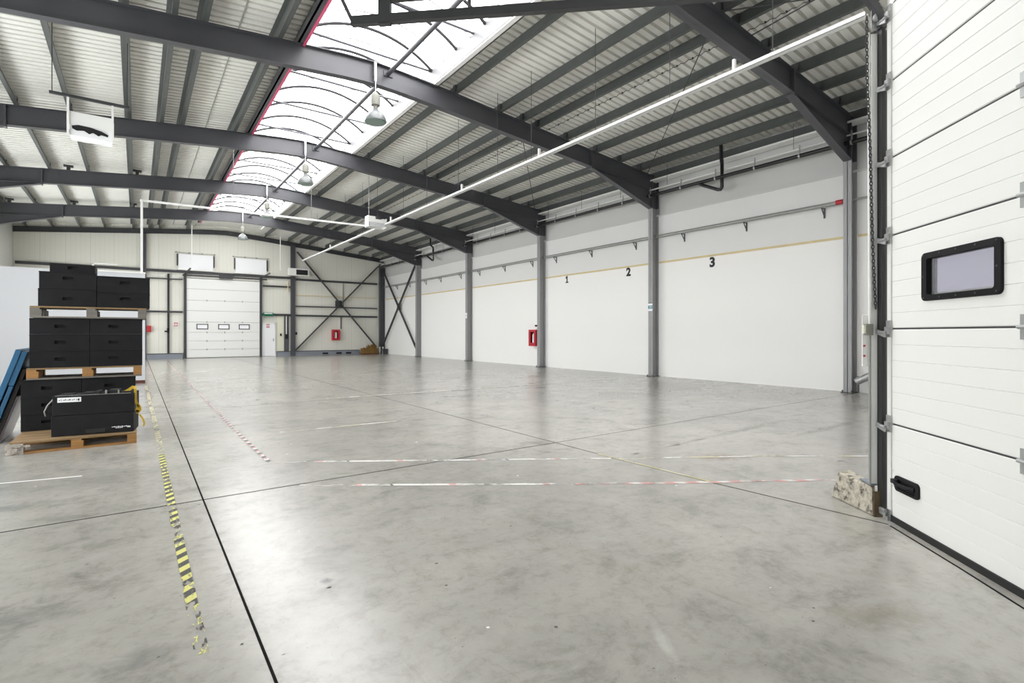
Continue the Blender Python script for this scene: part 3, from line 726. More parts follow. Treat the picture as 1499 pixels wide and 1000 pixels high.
def ext_cabinet(origin, ax, nrm, label):
    """ax: along the wall, nrm: out of the wall"""
    o = Vector(origin); ax = Vector(ax); nrm = Vector(nrm); up = Vector((0,0,1))
    root = thing('extinguisher_cabinet', label, 'fire extinguisher', o)
    def bx(a0, a1, n0, n1, z0, z1, name, mt, bev=0):
        m = MB()
        p = lambda a, n, z: o + ax*a + nrm*n + up*z
        m.hexa([p(a0,n0,z0),p(a1,n0,z0),p(a1,n1,z0),p(a0,n1,z0)], [p(a0,n0,z1),p(a1,n0,z1),p(a1,n1,z1),p(a0,n1,z1)])
        return m.build(name, mt, root, bevel=bev)
    W, H, Dp = .50, .72, .22
    bx(0, W, 0, .02, 0, H, 'back_plate', 'red')
    bx(0, .04, .02, Dp, 0, H, 'side_panel', 'red'); bx(W-.04, W, .02, Dp, 0, H, 'side_panel', 'red')
    bx(.04, W-.04, .02, Dp, 0, .05, 'floor_panel', 'red'); bx(.04, W-.04, .02, Dp, H-.05, H, 'top_panel', 'red')
    for a0, a1, z0, z1 in ((0, W, 0, .14), (0, W, H-.10, H), (0, .13, .14, H-.10), (W-.13, W, .14, H-.10)):
        bx(a0, a1, Dp, Dp+.02, z0, z1, 'door_frame', 'red')
    m = MB(); c = o + ax*W/2 + nrm*.12
    m.lathe(c, [(0,.07),(.075,.07),(.078,.1),(.078,.46),(.06,.53),(.025,.56),(.025,.60),(0,.60)], 16); ex = m.build('extinguisher', 'whiteboard', root, smooth=True)
    vo = bx(W/2-.07, W/2+.07, .13, .18, .58, .66, 'valve', 'black'); vo.parent = ex; vo.matrix_parent_inverse = Matrix.Identity(4)
    # mesh parents sit at the thing's own offset, so children keep plain coordinates
    return root
ext_cabinet((XR, 17.72, .89), (0,1,0), (-1,0,0), 'red extinguisher cabinet on the white wall beside the column left of number 1')
m = MB(); m.bar((XR, 17.75, 1.78), (XR-.2, 17.75, 1.78), .03, .03); m.box((XR-.22, 17.7, 1.74), (XR-.17, 17.8, 1.82))
tag(m.build('wall_bracket', 'steel_dark'), 'small dark bracket above the red cabinet on the white wall', 'bracket')
# signs on the columns
root = thing('sign_plate', 'blue and white sign on the column between numbers 2 and 3', 'sign', (XRC-.005, 11.42, 2.35))
m = MB(); m.box((XRC-.008, 11.33, 2.20), (XRC-.001, 11.51, 2.46)); m.build('plate', 'whiteboard', root)
m = MB(); m.box((XRC-.011, 11.335, 2.27), (XRC-.008, 11.505, 2.385)); pf = m.build('print_field', 'teal', root)
m = MB()
for k in range(3): m.box((XRC-.0125, 11.36+.0*k, 2.29+.03*k), (XRC-.011, 11.48-.03*(k % 2), 2.302+.03*k))
m.build('text_line', 'whiteboard', pf)
m = MB(); m.box((XRC-.011, 11.33, 2.455), (XRC-.001, 11.51, 2.47)); m.build('edge_strip', 'black', root)
m = MB(); m.box((XRC-.008, 23.37, 2.24), (XRC-.001, 23.54, 2.52)); m.box((XRC-.010, 23.40, 2.36), (XRC-.008, 23.51, 2.39), 1)
tag(m.build('sign_plate', ['whiteboard', 'grey']), 'small white notice on the column before the cross brace', 'sign')

# cross brace on the side wall, far bay
def xbrace(p, q, r, s, label, w, up, gusset):
    root = thing('cross_brace', label, 'brace', ((p[0]+q[0])/2, (p[1]+q[1])/2, (p[2]+q[2])/2))
    for a, b in ((p, q), (r, s)):
        m = MB(); m.bar(a, b, w*.35, w, up); m.build('diagonal', 'steel_dark', root)
    m = MB(); c = (Vector(p)+Vector(q)+Vector(r)+Vector(s))/4
    d = Vector((.16, .006, .16)) if gusset == 'x' else Vector((.006, .16, .16))
    m.box(c-d*1.4, c+d*1.4); m.build('gusset_plate', 'steel_dark', root)
xbrace((14.12, YB-.3, .5), (14.12, 29.65, 5.9), (14.12, YB-.3, 6.0), (14.12, 29.65, .45), 'steel cross brace between the last two columns of the white wall', .13, (1,0,0), 'y')
# pieces at the foot of the far corner column
for i, y in enumerate((YB-.36, YB-.44)):
    m = MB(); m.box((13.86+.2*i, y, 0), (13.96+.2*i, y+.06, .50))
    tag(m.build('white_stub_post', 'white_metal'), ['white stub post at the foot of the far corner column, beside the brown crate', 'white stub post at the foot of the far corner column, beside the dark bin'][i], 'post')
m = MB(); m.hexa([(14.0,34.55,0),(14.22,34.55,0),(14.22,34.8,0),(14.0,34.8,0)], [(13.97,34.52,.36),(14.25,34.52,.36),(14.25,34.83,.36),(13.97,34.83,.36)])
tag(m.build('waste_bin', 'steel_dark'), 'small dark bin at the foot of the white wall by the far corner', 'bin')

# ------------------------------------------------------------------ far gable wall
def gx(x0, x1, z0, z1, y0=.12): return ((x0, YB-y0, z0), (x1, YB-.001, z1))
def post(x, w, z0, z1, label, matn='steel', d=.2):
    m = MB(); m.box((x-w/2, YB-d, z0), (x+w/2, YB-d+.015, z1)); m.box((x-w/2, YB-.016, z0), (x+w/2, YB-.001, z1)); m.box((x-.01, YB-d, z0), (x+.01, YB-.001, z1))
    return tag(m.build('steel_post', matn), label, 'column')
post(0.33, .22, 0, 7.0, 'steel gable post at the end of the white partition')
post(8.17, .26, 0, 7.1, 'steel gable post between the white door and the cross brace')
post(1.47, .10, .15, 4.85, 'slim dark post beside the far sectional door, nearest the red call box', 'steel_dark', .12)
def girt(x0, x1, z, h, label, matn='steel_dark', d=.14):
    m = MB(); m.box((x0, YB-d, z-h/2), (x1, YB-.001, z+h/2)); return tag(m.build('wall_girt', matn), label, 'girt')
girt(XL+.1, 8.0, 5.0, .14, 'dark top girt across the far wall above the sectional door')
girt(.4, 2.15, 4.55, .06, 'short upper girt left of the far sectional door')
girt(.4, 2.15, 2.68, .10, 'short lower girt left of the far sectional door')
girt(6.4, 8.05, 4.42, .10, 'short upper girt right of the far sectional door')
girt(6.35, 8.05, 2.62, .14, 'dark girt above the white personnel door')
girt(8.25, 13.8, 4.93, .12, 'upper dark girt behind the far cross brace')
girt(8.25, 13.8, 3.92, .04, 'thin straw coloured rail behind the far cross brace', 'yellow_trim', .06)
girt(8.25, 13.8, 3.20, .08, 'grey girt level with the centre of the far cross brace', 'steel')
girt(8.25, 13.8, 2.60, .11, 'lower dark girt behind the far cross brace')
for (x0, x1, lab) in [(.45, 2.15, 'left'), (7.2, 8.0, 'middle'), (8.3, 12.5, 'right')]:
    m = MB(); m.box((x0, YB-.16, 0), (x1, YB-.001, .30)); m.box((x0, YB-.17, .27), (x1, YB-.001, .31), 1)
    o = struct(m.build('baseboard_back', ['kerb', 'steel_dark']), {'left': 'blue grey kerb left of the far sectional door', 'middle': 'blue grey kerb right of the white door', 'right': 'blue grey kerb below the far cross brace'}[lab], 'kerb')
for x in (10.2, 11.1, 11.75):
    m = MB(); m.box((x-.18, YB-.175, .06), (x+.18, YB-.16, .17)); m.build('vent', 'black2', o)
xbrace((8.3, YB-.2, .35), (13.86, YB-.2, 6.2), (8.4, YB-.2, 6.7), (13.7, YB-.2, .5), 'large dark steel cross brace on the far gable wall', .18, (0,1,0), 'x')
m = MB(); m.box((11.40, YB-.06, 3.2), (11.46, YB-.001, 4.93)); tag(m.build('cable_duct', 'grey'), 'thin vertical duct above the centre of the far cross brace', 'duct')
m = MB(); m.box((11.25, YB-.06, 1.75), (11.31, YB-.001, 2.6)); tag(m.build('cable_duct', 'steel'), 'thin vertical duct leading down to the red cabinet on the far wall', 'duct')
ext_cabinet((10.65, YB, .98), (1,0,0), (0,-1,0), 'red extinguisher cabinet under the far cross brace')

# far sectional door (door_2)
d2 = sname('door_2', 'white sectional door with three windows in the far wall', 'door')
X0, X1 = 2.34, 6.2
zs = [0.03, .50, 1.0, 1.50, 2.11, 2.77, 3.38, 4.04, 4.65]
M['door_white'] = mat('door_white', (0.78, 0.785, 0.765), 0.4, 0, 0.02, 1.0)
for i, (a, b) in enumerate(zip(zs[:-1], zs[1:])):
    m = MB(); m.box((X0, YB-.14, a+.006), (X1, YB-.10, b-.006)); m.build('door_section', 'door_white', d2, bevel=.004)
    if i >= 3:
        m = MB(); m.box((X0, YB-.125, b-.012), (X1, YB-.10, b+.012)); m.build('seam', 'steel_dark', d2)
for x in (2.83, 3.94, 5.04):
    m = MB(); m.box((x, YB-.155, 1.68), (x+.60, YB-.141, 2.00)); fo = m.build('window_frame', 'steel_dark', d2)
    m = MB(); m.box((x+.05, YB-.162, 1.73), (x+.55, YB-.156, 1.95)); m.build('pane', 'whiteboard', fo)
for x in (X0+1.02, X0+1.95, X0+2.9):
    for z in (.5, 1.0, 1.5, 2.11, 3.38):
        m = MB(); m.box((x-.03, YB-.155, z-.05), (x+.03, YB-.141, z+.05)); m.build('hinge', 'galv', d2)
for x in (X0-.13, X1+.01):
    m = MB(); m.box((x, YB-.2, 0), (x+.12, YB-.05, 4.9)); m.build('guide_track', 'steel_dark', d2)
m = MB(); m.tube([(X0-.2, YB-.22, 4.80), (X1+.4, YB-.22, 4.80)], .045, 10); m.build('spring_shaft', 'steel_dark', d2)
m = MB(); m.box((4.0, YB-.32, 4.72), (4.7, YB-.16, 4.92)); m.build('operator', 'steel_dark', d2)
for x in (X0-.07, X1+.07):
    m = MB(); m.bar((x, YB-.2, 4.9), (x+.12, YB-2.2, 5.0), .06, .07); m.build('ceiling_track', 'steel_dark', d2)
# white hangers for its overhead tracks
rod((2.50, 34.0, 5.15), (2.50, 34.0, zdeck(2.5)-.03), 'slim white hanger rod in front of the white panel nearest the pole', .025, 'white_metal', 'hanger_rod', 'rod')
rod((7.12, 34.0, 5.30), (7.12, 34.0, zdeck(7.12)-.03), 'slim white hanger rod above the white personnel door', .025, 'white_metal', 'hanger_rod', 'rod')
# two white boards above it
for (x0, x1, lab) in [(1.95, 3.68, 'white board with clamp brackets high on the far wall, nearer the white pole'), (4.88, 6.60, 'white board with clamp brackets high on the far wall, nearer the cross brace')]:
    root = thing('wall_board', lab, 'board', ((x0+x1)/2, YB-.1, 5.12), 'white boards above the far sectional door')
    m = MB(); m.box((x0, YB-.10, 5.10), (x1, YB-.03, 6.03)); m.build('board', 'whiteboard', root)
    m = MB(); m.box((x0-.05, YB-.13, 5.10), (x1+.05, YB-.03, 5.20)); m.build('ledge', 'white_metal', root)
    for x in (x0-.06, x1+.06):
        m = MB(); m.box((x-.025, YB-.12, 5.35), (x+.025, YB-.001, 6.03)); m.build('clamp', 'steel_dark', root)
    m = MB(); m.bar((x0-.15, YB-.06, 6.12), (x1+.1, YB-.06, 6.12), .02, .02); m.build('top_wire', 'grey', root)
    for k in range(4):
        m = MB(); xx = x0-.12 + k*(x1-x0+.2)/3; m.box((xx-.04, YB-.09, 6.09), (xx+.04, YB-.03, 6.15)); m.build('fixing', 'grey', root)
# white personnel door (door_3)
d3 = sname('door_3', 'white personnel door with a red sign in the far wall', 'door')
m = MB(); m.box((6.34, YB-.10, 0.02), (7.06, YB-.05, 2.02)); m.build('leaf', 'whiteboard', d3)
for a, b in (((6.28, YB-.12, 0), (6.34, YB-.02, 2.10)), ((7.06, YB-.12, 0), (7.12, YB-.02, 2.10)), ((6.28, YB-.12, 2.03), (7.12, YB-.02, 2.10))):
    m = MB(); m.box(a, b); m.build('frame', 'white_metal', d3)
m = MB(); m.box((6.98, YB-.15, .95), (7.02, YB-.10, 1.12)); m.build('handle', 'grey', d3)
def no_entry(x, z, lab):
    root = thing('warning_sign', lab, 'sign', (x, YB-.11, z), 'small red and white signs on the far wall')
    m = MB(); m.box((x-.11, YB-.115, z-.14), (x+.11, YB-.105, z+.14)); m.build('plate', 'whiteboard', root)
    for dz in (-.07, .07):
        m = MB(); m.box((x-.09, YB-.12, z+dz-.045), (x+.09, YB-.116, z+dz+.045)); pf = m.build('print_field', 'red', root)
        m = MB(); m.box((x-.06, YB-.123, z+dz-.012), (x+.06, YB-.121, z+dz+.012)); m.build('bar_mark', 'whiteboard', pf)
no_entry(6.68, 1.92, 'small red and white sign on the white personnel door')
no_entry(1.82, 1.96, 'small red and white sign on the panel left of the far sectional door')
root = thing('exit_sign', 'green emergency exit sign above the white personnel door', 'sign', (6.68, YB-.2, 2.6))
m = MB(); m.box((6.38, YB-.28, 2.52), (6.98, YB-.145, 2.74)); m.build('housing', 'green', root, bevel=.02)
m = MB(); m.box((6.45, YB-.285, 2.66), (6.91, YB-.281, 2.71)); m.build('diffuser', 'whiteboard', root)
m = MB(); m.box((.46, YB-.2, 1.52), (.66, YB-.001, 1.88)); tag(m.build('call_box', 'red', bevel=.01), 'red call box on the far wall beside the white partition', 'call box')
root = thing('lock_post', 'slim dark lever lock on the post left of the far sectional door', 'lock', (1.4, YB-.15, 1.6))
m = MB(); m.box((1.28, YB-.17, 1.52), (1.42, YB-.12, 1.60)); m.build('lever', 'black', root)
m = MB(); m.box((1.40, YB-.17, 1.48), (1.50, YB-.12, 1.74)); m.build('plate', 'black', root)
# cream cover panel, trunking and boxes right of the door
m = MB(); m.box((7.28, YB-.05, .31), (7.62, YB-.001, 2.55)); tag(m.build('cover_panel', 'cream'), 'narrow cream panel right of the white personnel door', 'panel')
m = MB(); m.box((7.40, YB-.09, 1.28), (7.50, YB-.05, 1.44)); tag(m.build('switch', 'black'), 'small black switch on the narrow cream panel', 'switch')
root = thing('cable_trunking', 'grey cable trunking beside the gable post by the white door', 'trunking', (7.8, YB-.1, .3))
m = MB(); m.box((7.66, YB-.08, .31), (7.92, YB-.001, 2.55)); m.build('duct', 'steel', root)
m = MB(); m.tube([(7.77, YB-.1, 1.35), (7.77, YB-.1, 2.65)], .03, 8); m.build('conduit', 'white_metal', root)
m = MB(); m.box((7.70, YB-.16, 1.1), (7.86, YB-.08, 1.40)); m.build('switch_box', 'black', root)
m = MB(); m.box((8.30, YB-.06, 1.36), (8.44, YB-.001, 1.52)); tag(m.build('socket', 'black'), 'small black socket beside the gable post under the cross brace', 'socket')
m = MB(); m.tube([(7.86, YB-.12, 4.1), (7.86, YB-.12, 4.75)], .035, 8); tag(m.build('gas_valve', 'yellow_trim'), 'short yellow pipe piece below the wall heater', 'pipe')
root = thing('wall_heater', 'white air heater with dark grille high on the gable post', 'heater', (8.35, YB-.5, 5.1))
m = MB(); m.box((7.80, YB-.75, 5.12), (9.0, YB-.24, 5.58)); m.build('casing', 'white_metal', root, bevel=.01)
m = MB(); m.box((8.22, YB-.765, 5.18), (8.92, YB-.752, 5.50)); gr = m.build('grille', 'black2', root)
m = MB()
for k in range(4): m.box((8.24, YB-.775, 5.21+k*.075), (8.90, YB-.766, 5.225+k*.075))
m.build('louvre', 'steel_dark', gr)
m = MB(); m.box((8.1, YB-.24, 5.2), (8.24, YB-.21, 5.5)); m.build('bracket', 'steel_dark', root)
# brown crate in the far corner
root = thing('brown_crate', 'brown wooden crate with scrap in the far corner', 'crate', (13.0, 35.0, 0))
m = MB(); m.box((12.55, 34.75, 0), (13.65, 35.3, .07)); m.build('skid', 'rust', root)
m = MB(); m.box((12.58, 34.78, .07), (13.62, 34.82, .42)); m.box((12.58, 35.24, .07), (13.62, 35.28, .42)); m.box((12.58, 34.82, .07), (12.62, 35.24, .42)); m.box((13.58, 34.82, .07), (13.62, 35.24, .42)); m.build('box', 'brown', root)
m = MB()
for k in range(9):
    x = 12.64 + k*.105; z = [.40, .44, .41, .52, .62, .58, .64, .66, .50][k]
    m.hexa([(x,34.84,.1),(x+.1,34.84,.1),(x+.1,35.2,.1),(x,35.2,.1)], [(x+.02,34.86,z),(x+.08,34.86,z-.05),(x+.08,35.2,z),(x,35.2,z+.04)])
m.build('contents', 'brown', root)
m = MB(); m.tube([(12.82, 35.0, .4), (12.80, 34.98, .78)], .02, 6); m.build('stick', 'white_metal', root)

# ------------------------------------------------------------------ white partition on the left
mb = MB(); mb.box((XL+.001, 18.5, 0.09), (.20, 18.66, 3.18), 0); mb.box((XL+.001, 18.49, 0), (.205, 18.67, .09), 1)
M['partition'] = mat('partition_white', (0.60, 0.61, 0.64), 0.5, 0, 0.02, .6)
struct(mb.build('wall_partition', ['partition', 'rust']), 'low white partition behind the pallet stack', 'wall')
mb = MB(); mb.box((-1.0, 18.46, 3.18), (.21, 18.70, 3.22)); mb.box((-1.0, 18.46, 3.22), (-.96, 18.50, 3.40)); mb.box((-1.0, 18.46, 3.38), (-.45, 18.50, 3.41))
struct(mb.build('trim_2', 'white_metal'), 'white rim along the top of the partition', 'trim')

# ------------------------------------------------------------------ pallet stack
def pallet(x0, x1, y0, y1, z0, h, label, wm=('wood_pale', 'wood', 'wood'), extra=False):
    root = thing('pallet', label, 'pallet', ((x0+x1)/2, (y0+y1)/2, z0), 'wooden pallets in the black crate stack')
    t = .022; W = x1-x0
    n = 7; bw = (y1-y0)/n
    for k in range(n):
        m = MB(); m.box((x0, y0+k*bw+.006, z0+h-t), (x1, y0+(k+1)*bw-.014, z0+h)); m.build('deck_board', wm[0], root, bevel=.002)
    for xx in (x0, (x0+x1)/2-.05, x1-.1):
        m = MB(); m.box((xx, y0, z0+h-2*t), (xx+.1, y1, z0+h-t)); m.build('bearer', wm[1], root)
        for yy in (y0, (y0+y1)/2-.07, y1-.14):
            m = MB(); m.box((xx-(.0), yy, z0+t), (xx+.12 if xx < x1-.11 else xx+.1, yy+.14, z0+h-2*t)); m.build('block', wm[1], root, bevel=.003)
    for yy in (y0, (y0+y1)/2-.06, y1-.12):
        m = MB(); m.box((x0, yy, z0+.001), (x1, yy+.12, z0+t)); m.build('skid_board', wm[2], root, bevel=.002)
    return root
SX = -1.24; SY = 9.35
pal = pallet(-1.228, 0.0, 8.48, 9.92, 0, .144, 'bottom pallet of the stack, on the floor with a taped white corner')
m = MB(); m.box((-1.240, 8.468, .001), (-1.10, 8.60, .125))
for k in range(24):
    x = -1.24 + .14*random.random(); z = .01 + .11*random.random(); r = .012+.02*random.random()
    m.box((x-r, 8.455-.008*random.random(), z-r*.6), (x+r, 8.47, z+r*.6))
m.box((-1.12, 8.462, .085), (-1.04, 8.475, .108))
M['wrap'] = mat('crumpled_tape', (0.44, 0.40, 0.36), 0.5, 0, 0.75, 45, .5)
w = m.build('tape_wrap', 'wrap', pal); w['label'] = 'crumpled white tape around the corner'
pallet(SX+.056, SX+1.302, SY-.02, SY+.66, .826, .156, 'middle pallet of the stack, with orange wood blocks', ('wood_pale', 'wood', 'wood_grey'))
pallet(SX+.09, SX+1.356, SY-.03, SY+.66, 1.658, .158, 'top pallet of the stack, weathered with dark blocks', ('wood_pale', 'wood_grey', 'wood_grey'))

def crate(x0, x1, z0, z1, label, slotx=.5, slotz=.55, slot=True, y0=SY, d=.62):
    root = thing('storage_crate', label, 'crate', ((x0+x1)/2, y0+d/2, z0), 'black plastic crates on the pallets')
    y1 = y0+d; w = x1-x0; h = z1-z0
    sw, sh = .115, .045
    xs = [x0, x0+w*slotx-sw/2, x0+w*slotx+sw/2, x1]; zs_ = [z0, z0+h*slotz-sh/2, z0+h*slotz+sh/2, z1]
    m = MB()
    if slot:
        for i in range(3):
            for k in range(3):
                if i == 1 and k == 1: continue
                m.box((xs[i], y0, zs_[k]), (xs[i+1], y0+.04, zs_[k+1]))
        vs = [(x0,y0+.04,z0),(x1,y0+.04,z0),(x1,y1,z0),(x0,y1,z0),(x0,y0+.04,z1),(x1,y0+.04,z1),(x1,y1,z1),(x0,y1,z1)]
        m.box((x0, y0+.04, z0), (x1, y1, z1))
    else: m.box((x0, y0, z0), (x1, y1, z1))
    # weld the front tiles into one skin
    o = m.build('body', 'black', root)
    bm = bmesh.new(); bm.from_mesh(o.data); bmesh.ops.remove_doubles(bm, verts=bm.verts, dist=1e-5); bm.to_mesh(o.data); bm.free()
    m = MB(); m.box((x0-.003, y0-.004, z1-.014), (x1+.003, y1, z1-.004)); m.build('rim_band', 'black', root)
    if slot:
        m = MB(); m.box((xs[1]+.002, y0+.034, zs_[1]+.002), (xs[2]-.002, y0+.039, zs_[2]-.002)); m.build('handle_slot', 'black2', o)
    return root
rows = ['lowest', 'middle', 'upper']
for r in range(3):
    z0 = .146 + r*.2262
    crate(SX, SX+.618, z0, z0+.2255, f'black crate on the bottom pallet, {rows[r]} of the left column', .42, .5)
    crate(SX+.624, SX+1.228, z0, z0+.2255, f'black crate on the bottom pallet, {rows[r]} of the right column', .5, .5)
zz = [.984, 1.215, 1.440, 1.654]
for r in range(3):
    crate(SX+.085, SX+.704, zz[r], zz[r+1]-.001, f'black crate on the middle pallet, {rows[r]} of the left column', .50, .5)
    crate(SX+.711, SX+1.308, zz[r], zz[r+1]-.001, f'black crate on the middle pallet, {rows[r]} of the right column', .44, .5)
crate(SX+.17, SX+.779, 1.818, 2.056, 'black crate on the top pallet, lower of the left pair', .50, .45)
crate(SX+.18, SX+.779, 2.058, 2.288, 'black crate on the top pallet, directly under the flat lid crate', .50, .62)
crate(SX+.787, SX+1.397, 1.818, 2.030, 'black crate on the top pallet, lower of the right pair', .52, .60)
crate(SX+.787, SX+1.397, 2.032, 2.262, 'black crate on the top pallet, upper of the right pair', .52, .62)
crate(SX+.283, SX+.766, 2.290, 2.405, 'flat black crate on the very top of the stack', .50, .55, True, SY+.05, .5)

# two long black boxes standing in front, turned slightly
A0 = Vector((-.858, 8.662, 0)); aa = math.radians(-7.6)
FX = Vector((math.cos(aa), math.sin(aa), 0)); FY = Vector((-math.sin(aa), math.cos(aa), 0)); UP = Vector((0,0,1))
def fbox(m, x0, x1, y0, y1, z0, z1, mi=0):
    p = lambda x, y, z: A0 + FX*x + FY*y + UP*z
    m.hexa([p(x0,y0,z0),p(x1,y0,z0),p(x1,y1,z0),p(x0,y1,z0)], [p(x0,y0,z1),p(x1,y0,z1),p(x1,y1,z1),p(x0,y1,z1)], mi); return m
root = thing('long_crate', 'long black box at the front of the bottom pallet, the lower one', 'crate', A0 + FX*.41 + FY*.2 + UP*.146)
fbox(MB(), -.012, .832, 0, .42, .146, .405).build('body', 'black', root, bevel=.006)
fbox(MB(), .33, .53, -.004, 0, .165, .215).build('handle_panel', 'rubber', root)
m = MB()
for k in range(9): fbox(m, .60+k*.021, .616+k*.021, -.003, -.0005, .218, .226+.004*(k % 2))
for k in range(4): fbox(m, .64+k*.02, .656+k*.02, -.003, -.0005, .204, .212)
for k in range(3): fbox(m, .765+k*.012, .774+k*.012, -.003, -.0005, .206, .225)
m.build('print', 'whiteboard', root)
root = thing('long_crate', 'long black box with the white label, stacked on the front of the bottom pallet', 'crate', A0 + FX*.41 + FY*.2 + UP*.41)
m = MB(); fbox(m, .0, .838, 0, .03, .408, .655); fbox(m, .0, .838, .39, .42, .408, .655); fbox(m, .0, .03, .03, .39, .408, .655); fbox(m, .808, .838, .03, .39, .408, .655); fbox(m, .03, .808, .03, .39, .408, .45)
m.build('tub', 'black', root, bevel=.006)
m = MB()
for k, (a, b, hh) in enumerate([(.05,.17,.665),(.19,.26,.66),(.28,.39,.675),(.41,.46,.69),(.48,.53,.67),(.55,.66,.70),(.69,.79,.68)]):
    fbox(m, a, b, .06+.02*(k % 3), .34-.03*(k % 2), .45, hh)
m.build('insert', 'rubber', root)
m = MB(); fbox(m, .52, .54, .05, .07, .65, .705); fbox(m, .655, .67, .05, .07, .65, .70); fbox(m, .02, .80, .02, .03, .653, .66)
m.build('edge_rail', 'grey', root)
lp_ = fbox(MB(), .05, .285, -.004, -.0005, .575, .635).build('label_plate', 'whiteboard', root)
m = MB()
for k, wdt in enumerate([.012,.005,.02,.008,.024,.01,.016,.006,.02,.012]): fbox(m, .065+k*.021, .065+k*.021+wdt, -.006, -.004, .600, .607+.008*(k % 2))
fbox(m, .255, .268, -.006, -.004, .590, .618)
m.build('label_print', 'black', lp_)
# cable lying in front of the lower crates
m = MB(); m.tube([(-.80, 9.345, .62), (-.88, 9.22, .60), (-.95, 9.12, .50), (-.98, 9.10, .42), (-.97, 9.12, .36)], .008, 6)
tag(m.build('cable_end', 'grey', smooth=True), 'grey cable end hanging in front of the crates on the bottom pallet', 'cable')
# yellow strap at the right end
m = MB()
def ribbon(pts, w):
    pts = [Vector(p) for p in pts]
    for a, b in zip(pts[:-1], pts[1:]): m.bar(a, b, w, .004, (0, 1, 0))
ribbon([(-.13, 8.66, .66), (-.08, 8.62, .70), (-.03, 8.62, .74), (-.01, 8.60, .70)], .035)
ribbon([(-.015, 8.61, .70), (-.010, 8.60, .55), (.015, 8.60, .46), (-.005, 8.60, .41), (.02, 8.60, .40)], .03)
ribbon([(.01, 8.60, .50), (.04, 8.60, .45), (.035, 8.60, .40), (-.005, 8.60, .39)], .035)
ribbon([(.03, 8.60, .36), (.07, 8.58, .30), (.085, 8.58, .235), (.075, 8.58, .20)], .022)
tag(m.build('lashing_strap', 'strap'), 'crumpled yellow lashing strap at the end of the long black boxes', 'strap')

# blue panel leaning against the stack
root = thing('blue_board', 'blue board with dark foot leaning against the crate stack', 'board', (-1.5, 9.9, 0))
la = math.radians(17); LU = Vector((math.sin(la), 0, math.cos(la))); LT = Vector((-math.cos(la), 0, math.sin(la)))
B0 = Vector((-1.55, 9.45, 0))
def lbox(m, t0, t1, u0, u1, y0, y1, mi=0):
    p = lambda t, u, y: B0 + LT*t + LU*u + Vector((0, y, 0))
    m.hexa([p(t0,u0,y0),p(t1,u0,y0),p(t1,u0,y1),p(t0,u0,y1)], [p(t0,u1,y0),p(t1,u1,y0),p(t1,u1,y1),p(t0,u1,y1)], mi); return m
lbox(MB(), 0.0, .06, .78, 1.25, 0, 1.0).build('core', 'blue', root, bevel=.006)
lbox(MB(), 0.0, .045, .28, .775, 0, 1.0).build('core', 'blue', root, bevel=.006)
lbox(MB(), .062, .125, .28, 1.255, -.012, 1.0).build('edge_board', 'blue', root, bevel=.006)
lbox(MB(), 0.0, .125, .045, .275, .0, 1.0).build('foot', 'rubber', root, bevel=.004)
root = thing('leaning_board', 'black board wrapped in film between the blue board and the stack', 'board', (-1.42, 9.9, 0))
lbox(MB(), -.055, -.012, .02, 1.02, .03, .95).build('board', 'rubber', root)
lbox(MB(), -.085, -.058, .0345, .66, .06, .9).build('film_wrap', 'film', root)

# ------------------------------------------------------------------ near sectional door (door_1), set at an angle
P0 = Vector((4.726, 1.528, 0)); AN = math.radians(42.44)
DS = Vector((math.sin(AN), math.cos(AN), 0)); DN = Vector((-math.cos(AN), math.sin(AN), 0))
def D(s, n, z): return P0 + DS*s + DN*n + UP*z
def dbox(m, s0, s1, n0, n1, z0, z1, mi=0):
    m.hexa([D(s0,n0,z0),D(s1,n0,z0),D(s1,n1,z0),D(s0,n1,z0)], [D(s0,n0,z1),D(s1,n0,z1),D(s1,n1,z1),D(s0,n1,z1)], mi); return m
d1 = sname('door_1', 'large white ribbed sectional door beside the camera', 'door')
M['door_near'] = mat('door_skin', (0.80, 0.80, 0.775), 0.42, 0, 0.015, 2.0)
DW = 4.2
zs = [.035, .75, 1.485, 2.208, 2.81, 3.405, 4.0]
def section(z0, z1, hole=None):
    """one ribbed door section: grooved skin swept along the door"""
    m = MB(); h = z1-z0; ng = 6 if h > .65 else 5
    prof = [(z0+.006, -.045), (z0+.006, -.006), (z0+.012, 0)]
    for k in range(1, ng):
        z = z0 + h*k/ng; prof += [(z-.004, 0), (z, -.005), (z+.004, 0)]
    prof += [(z1-.012, 0), (z1-.006, -.006), (z1-.006, -.045)]
    def sweep(s0, s1, pr):
        K = len(pr); vs = [D(s0, n, z) for z, n in pr] + [D(s1, n, z) for z, n in pr]
        fs = [(k, k+1, K+k+1, K+k) for k in range(K-1)] + [tuple(range(K)), tuple(range(2*K-1, K-1, -1)), (0, K, 2*K-1, K-1)]
        m.quadset(vs, fs)
    if hole is None: sweep(-DW, 0, prof)
    else:
        s0, s1, a, b = hole
        sweep(-DW, s0, prof); sweep(s1, 0, prof)
        lo = [p for p in prof if p[0] < a and not (p[0] > a-.01 and p[1] < 0)] + [(a, 0), (a, -.045)]
        hi = [(b, -.045), (b, 0)] + [p for p in prof if p[0] > b+.003]
        sweep(s0, s1, lo); sweep(s0, s1, hi)
    return m
HOLE = (-1.03, -.375, 1.69, 1.995)
for i, (a, b) in enumerate(zip(zs[:-1], zs[1:])):
    section(a, b, HOLE if i == 2 else None).build('door_section', 'door_near', d1)
    m = MB(); dbox(m, -DW, 0, -.045, -.008, b-.007, b+.007); m.build('seam_seal', 'steel_dark', d1)
m = MB(); dbox(m, -DW, .02, -.05, .012, .0, .045); m.build('bottom_seal', 'rubber', d1)
m = MB(); dbox(m, 0.002, .047, -.045, .010, .05, 4.0); m.build('end_cap', 'white_metal', d1)
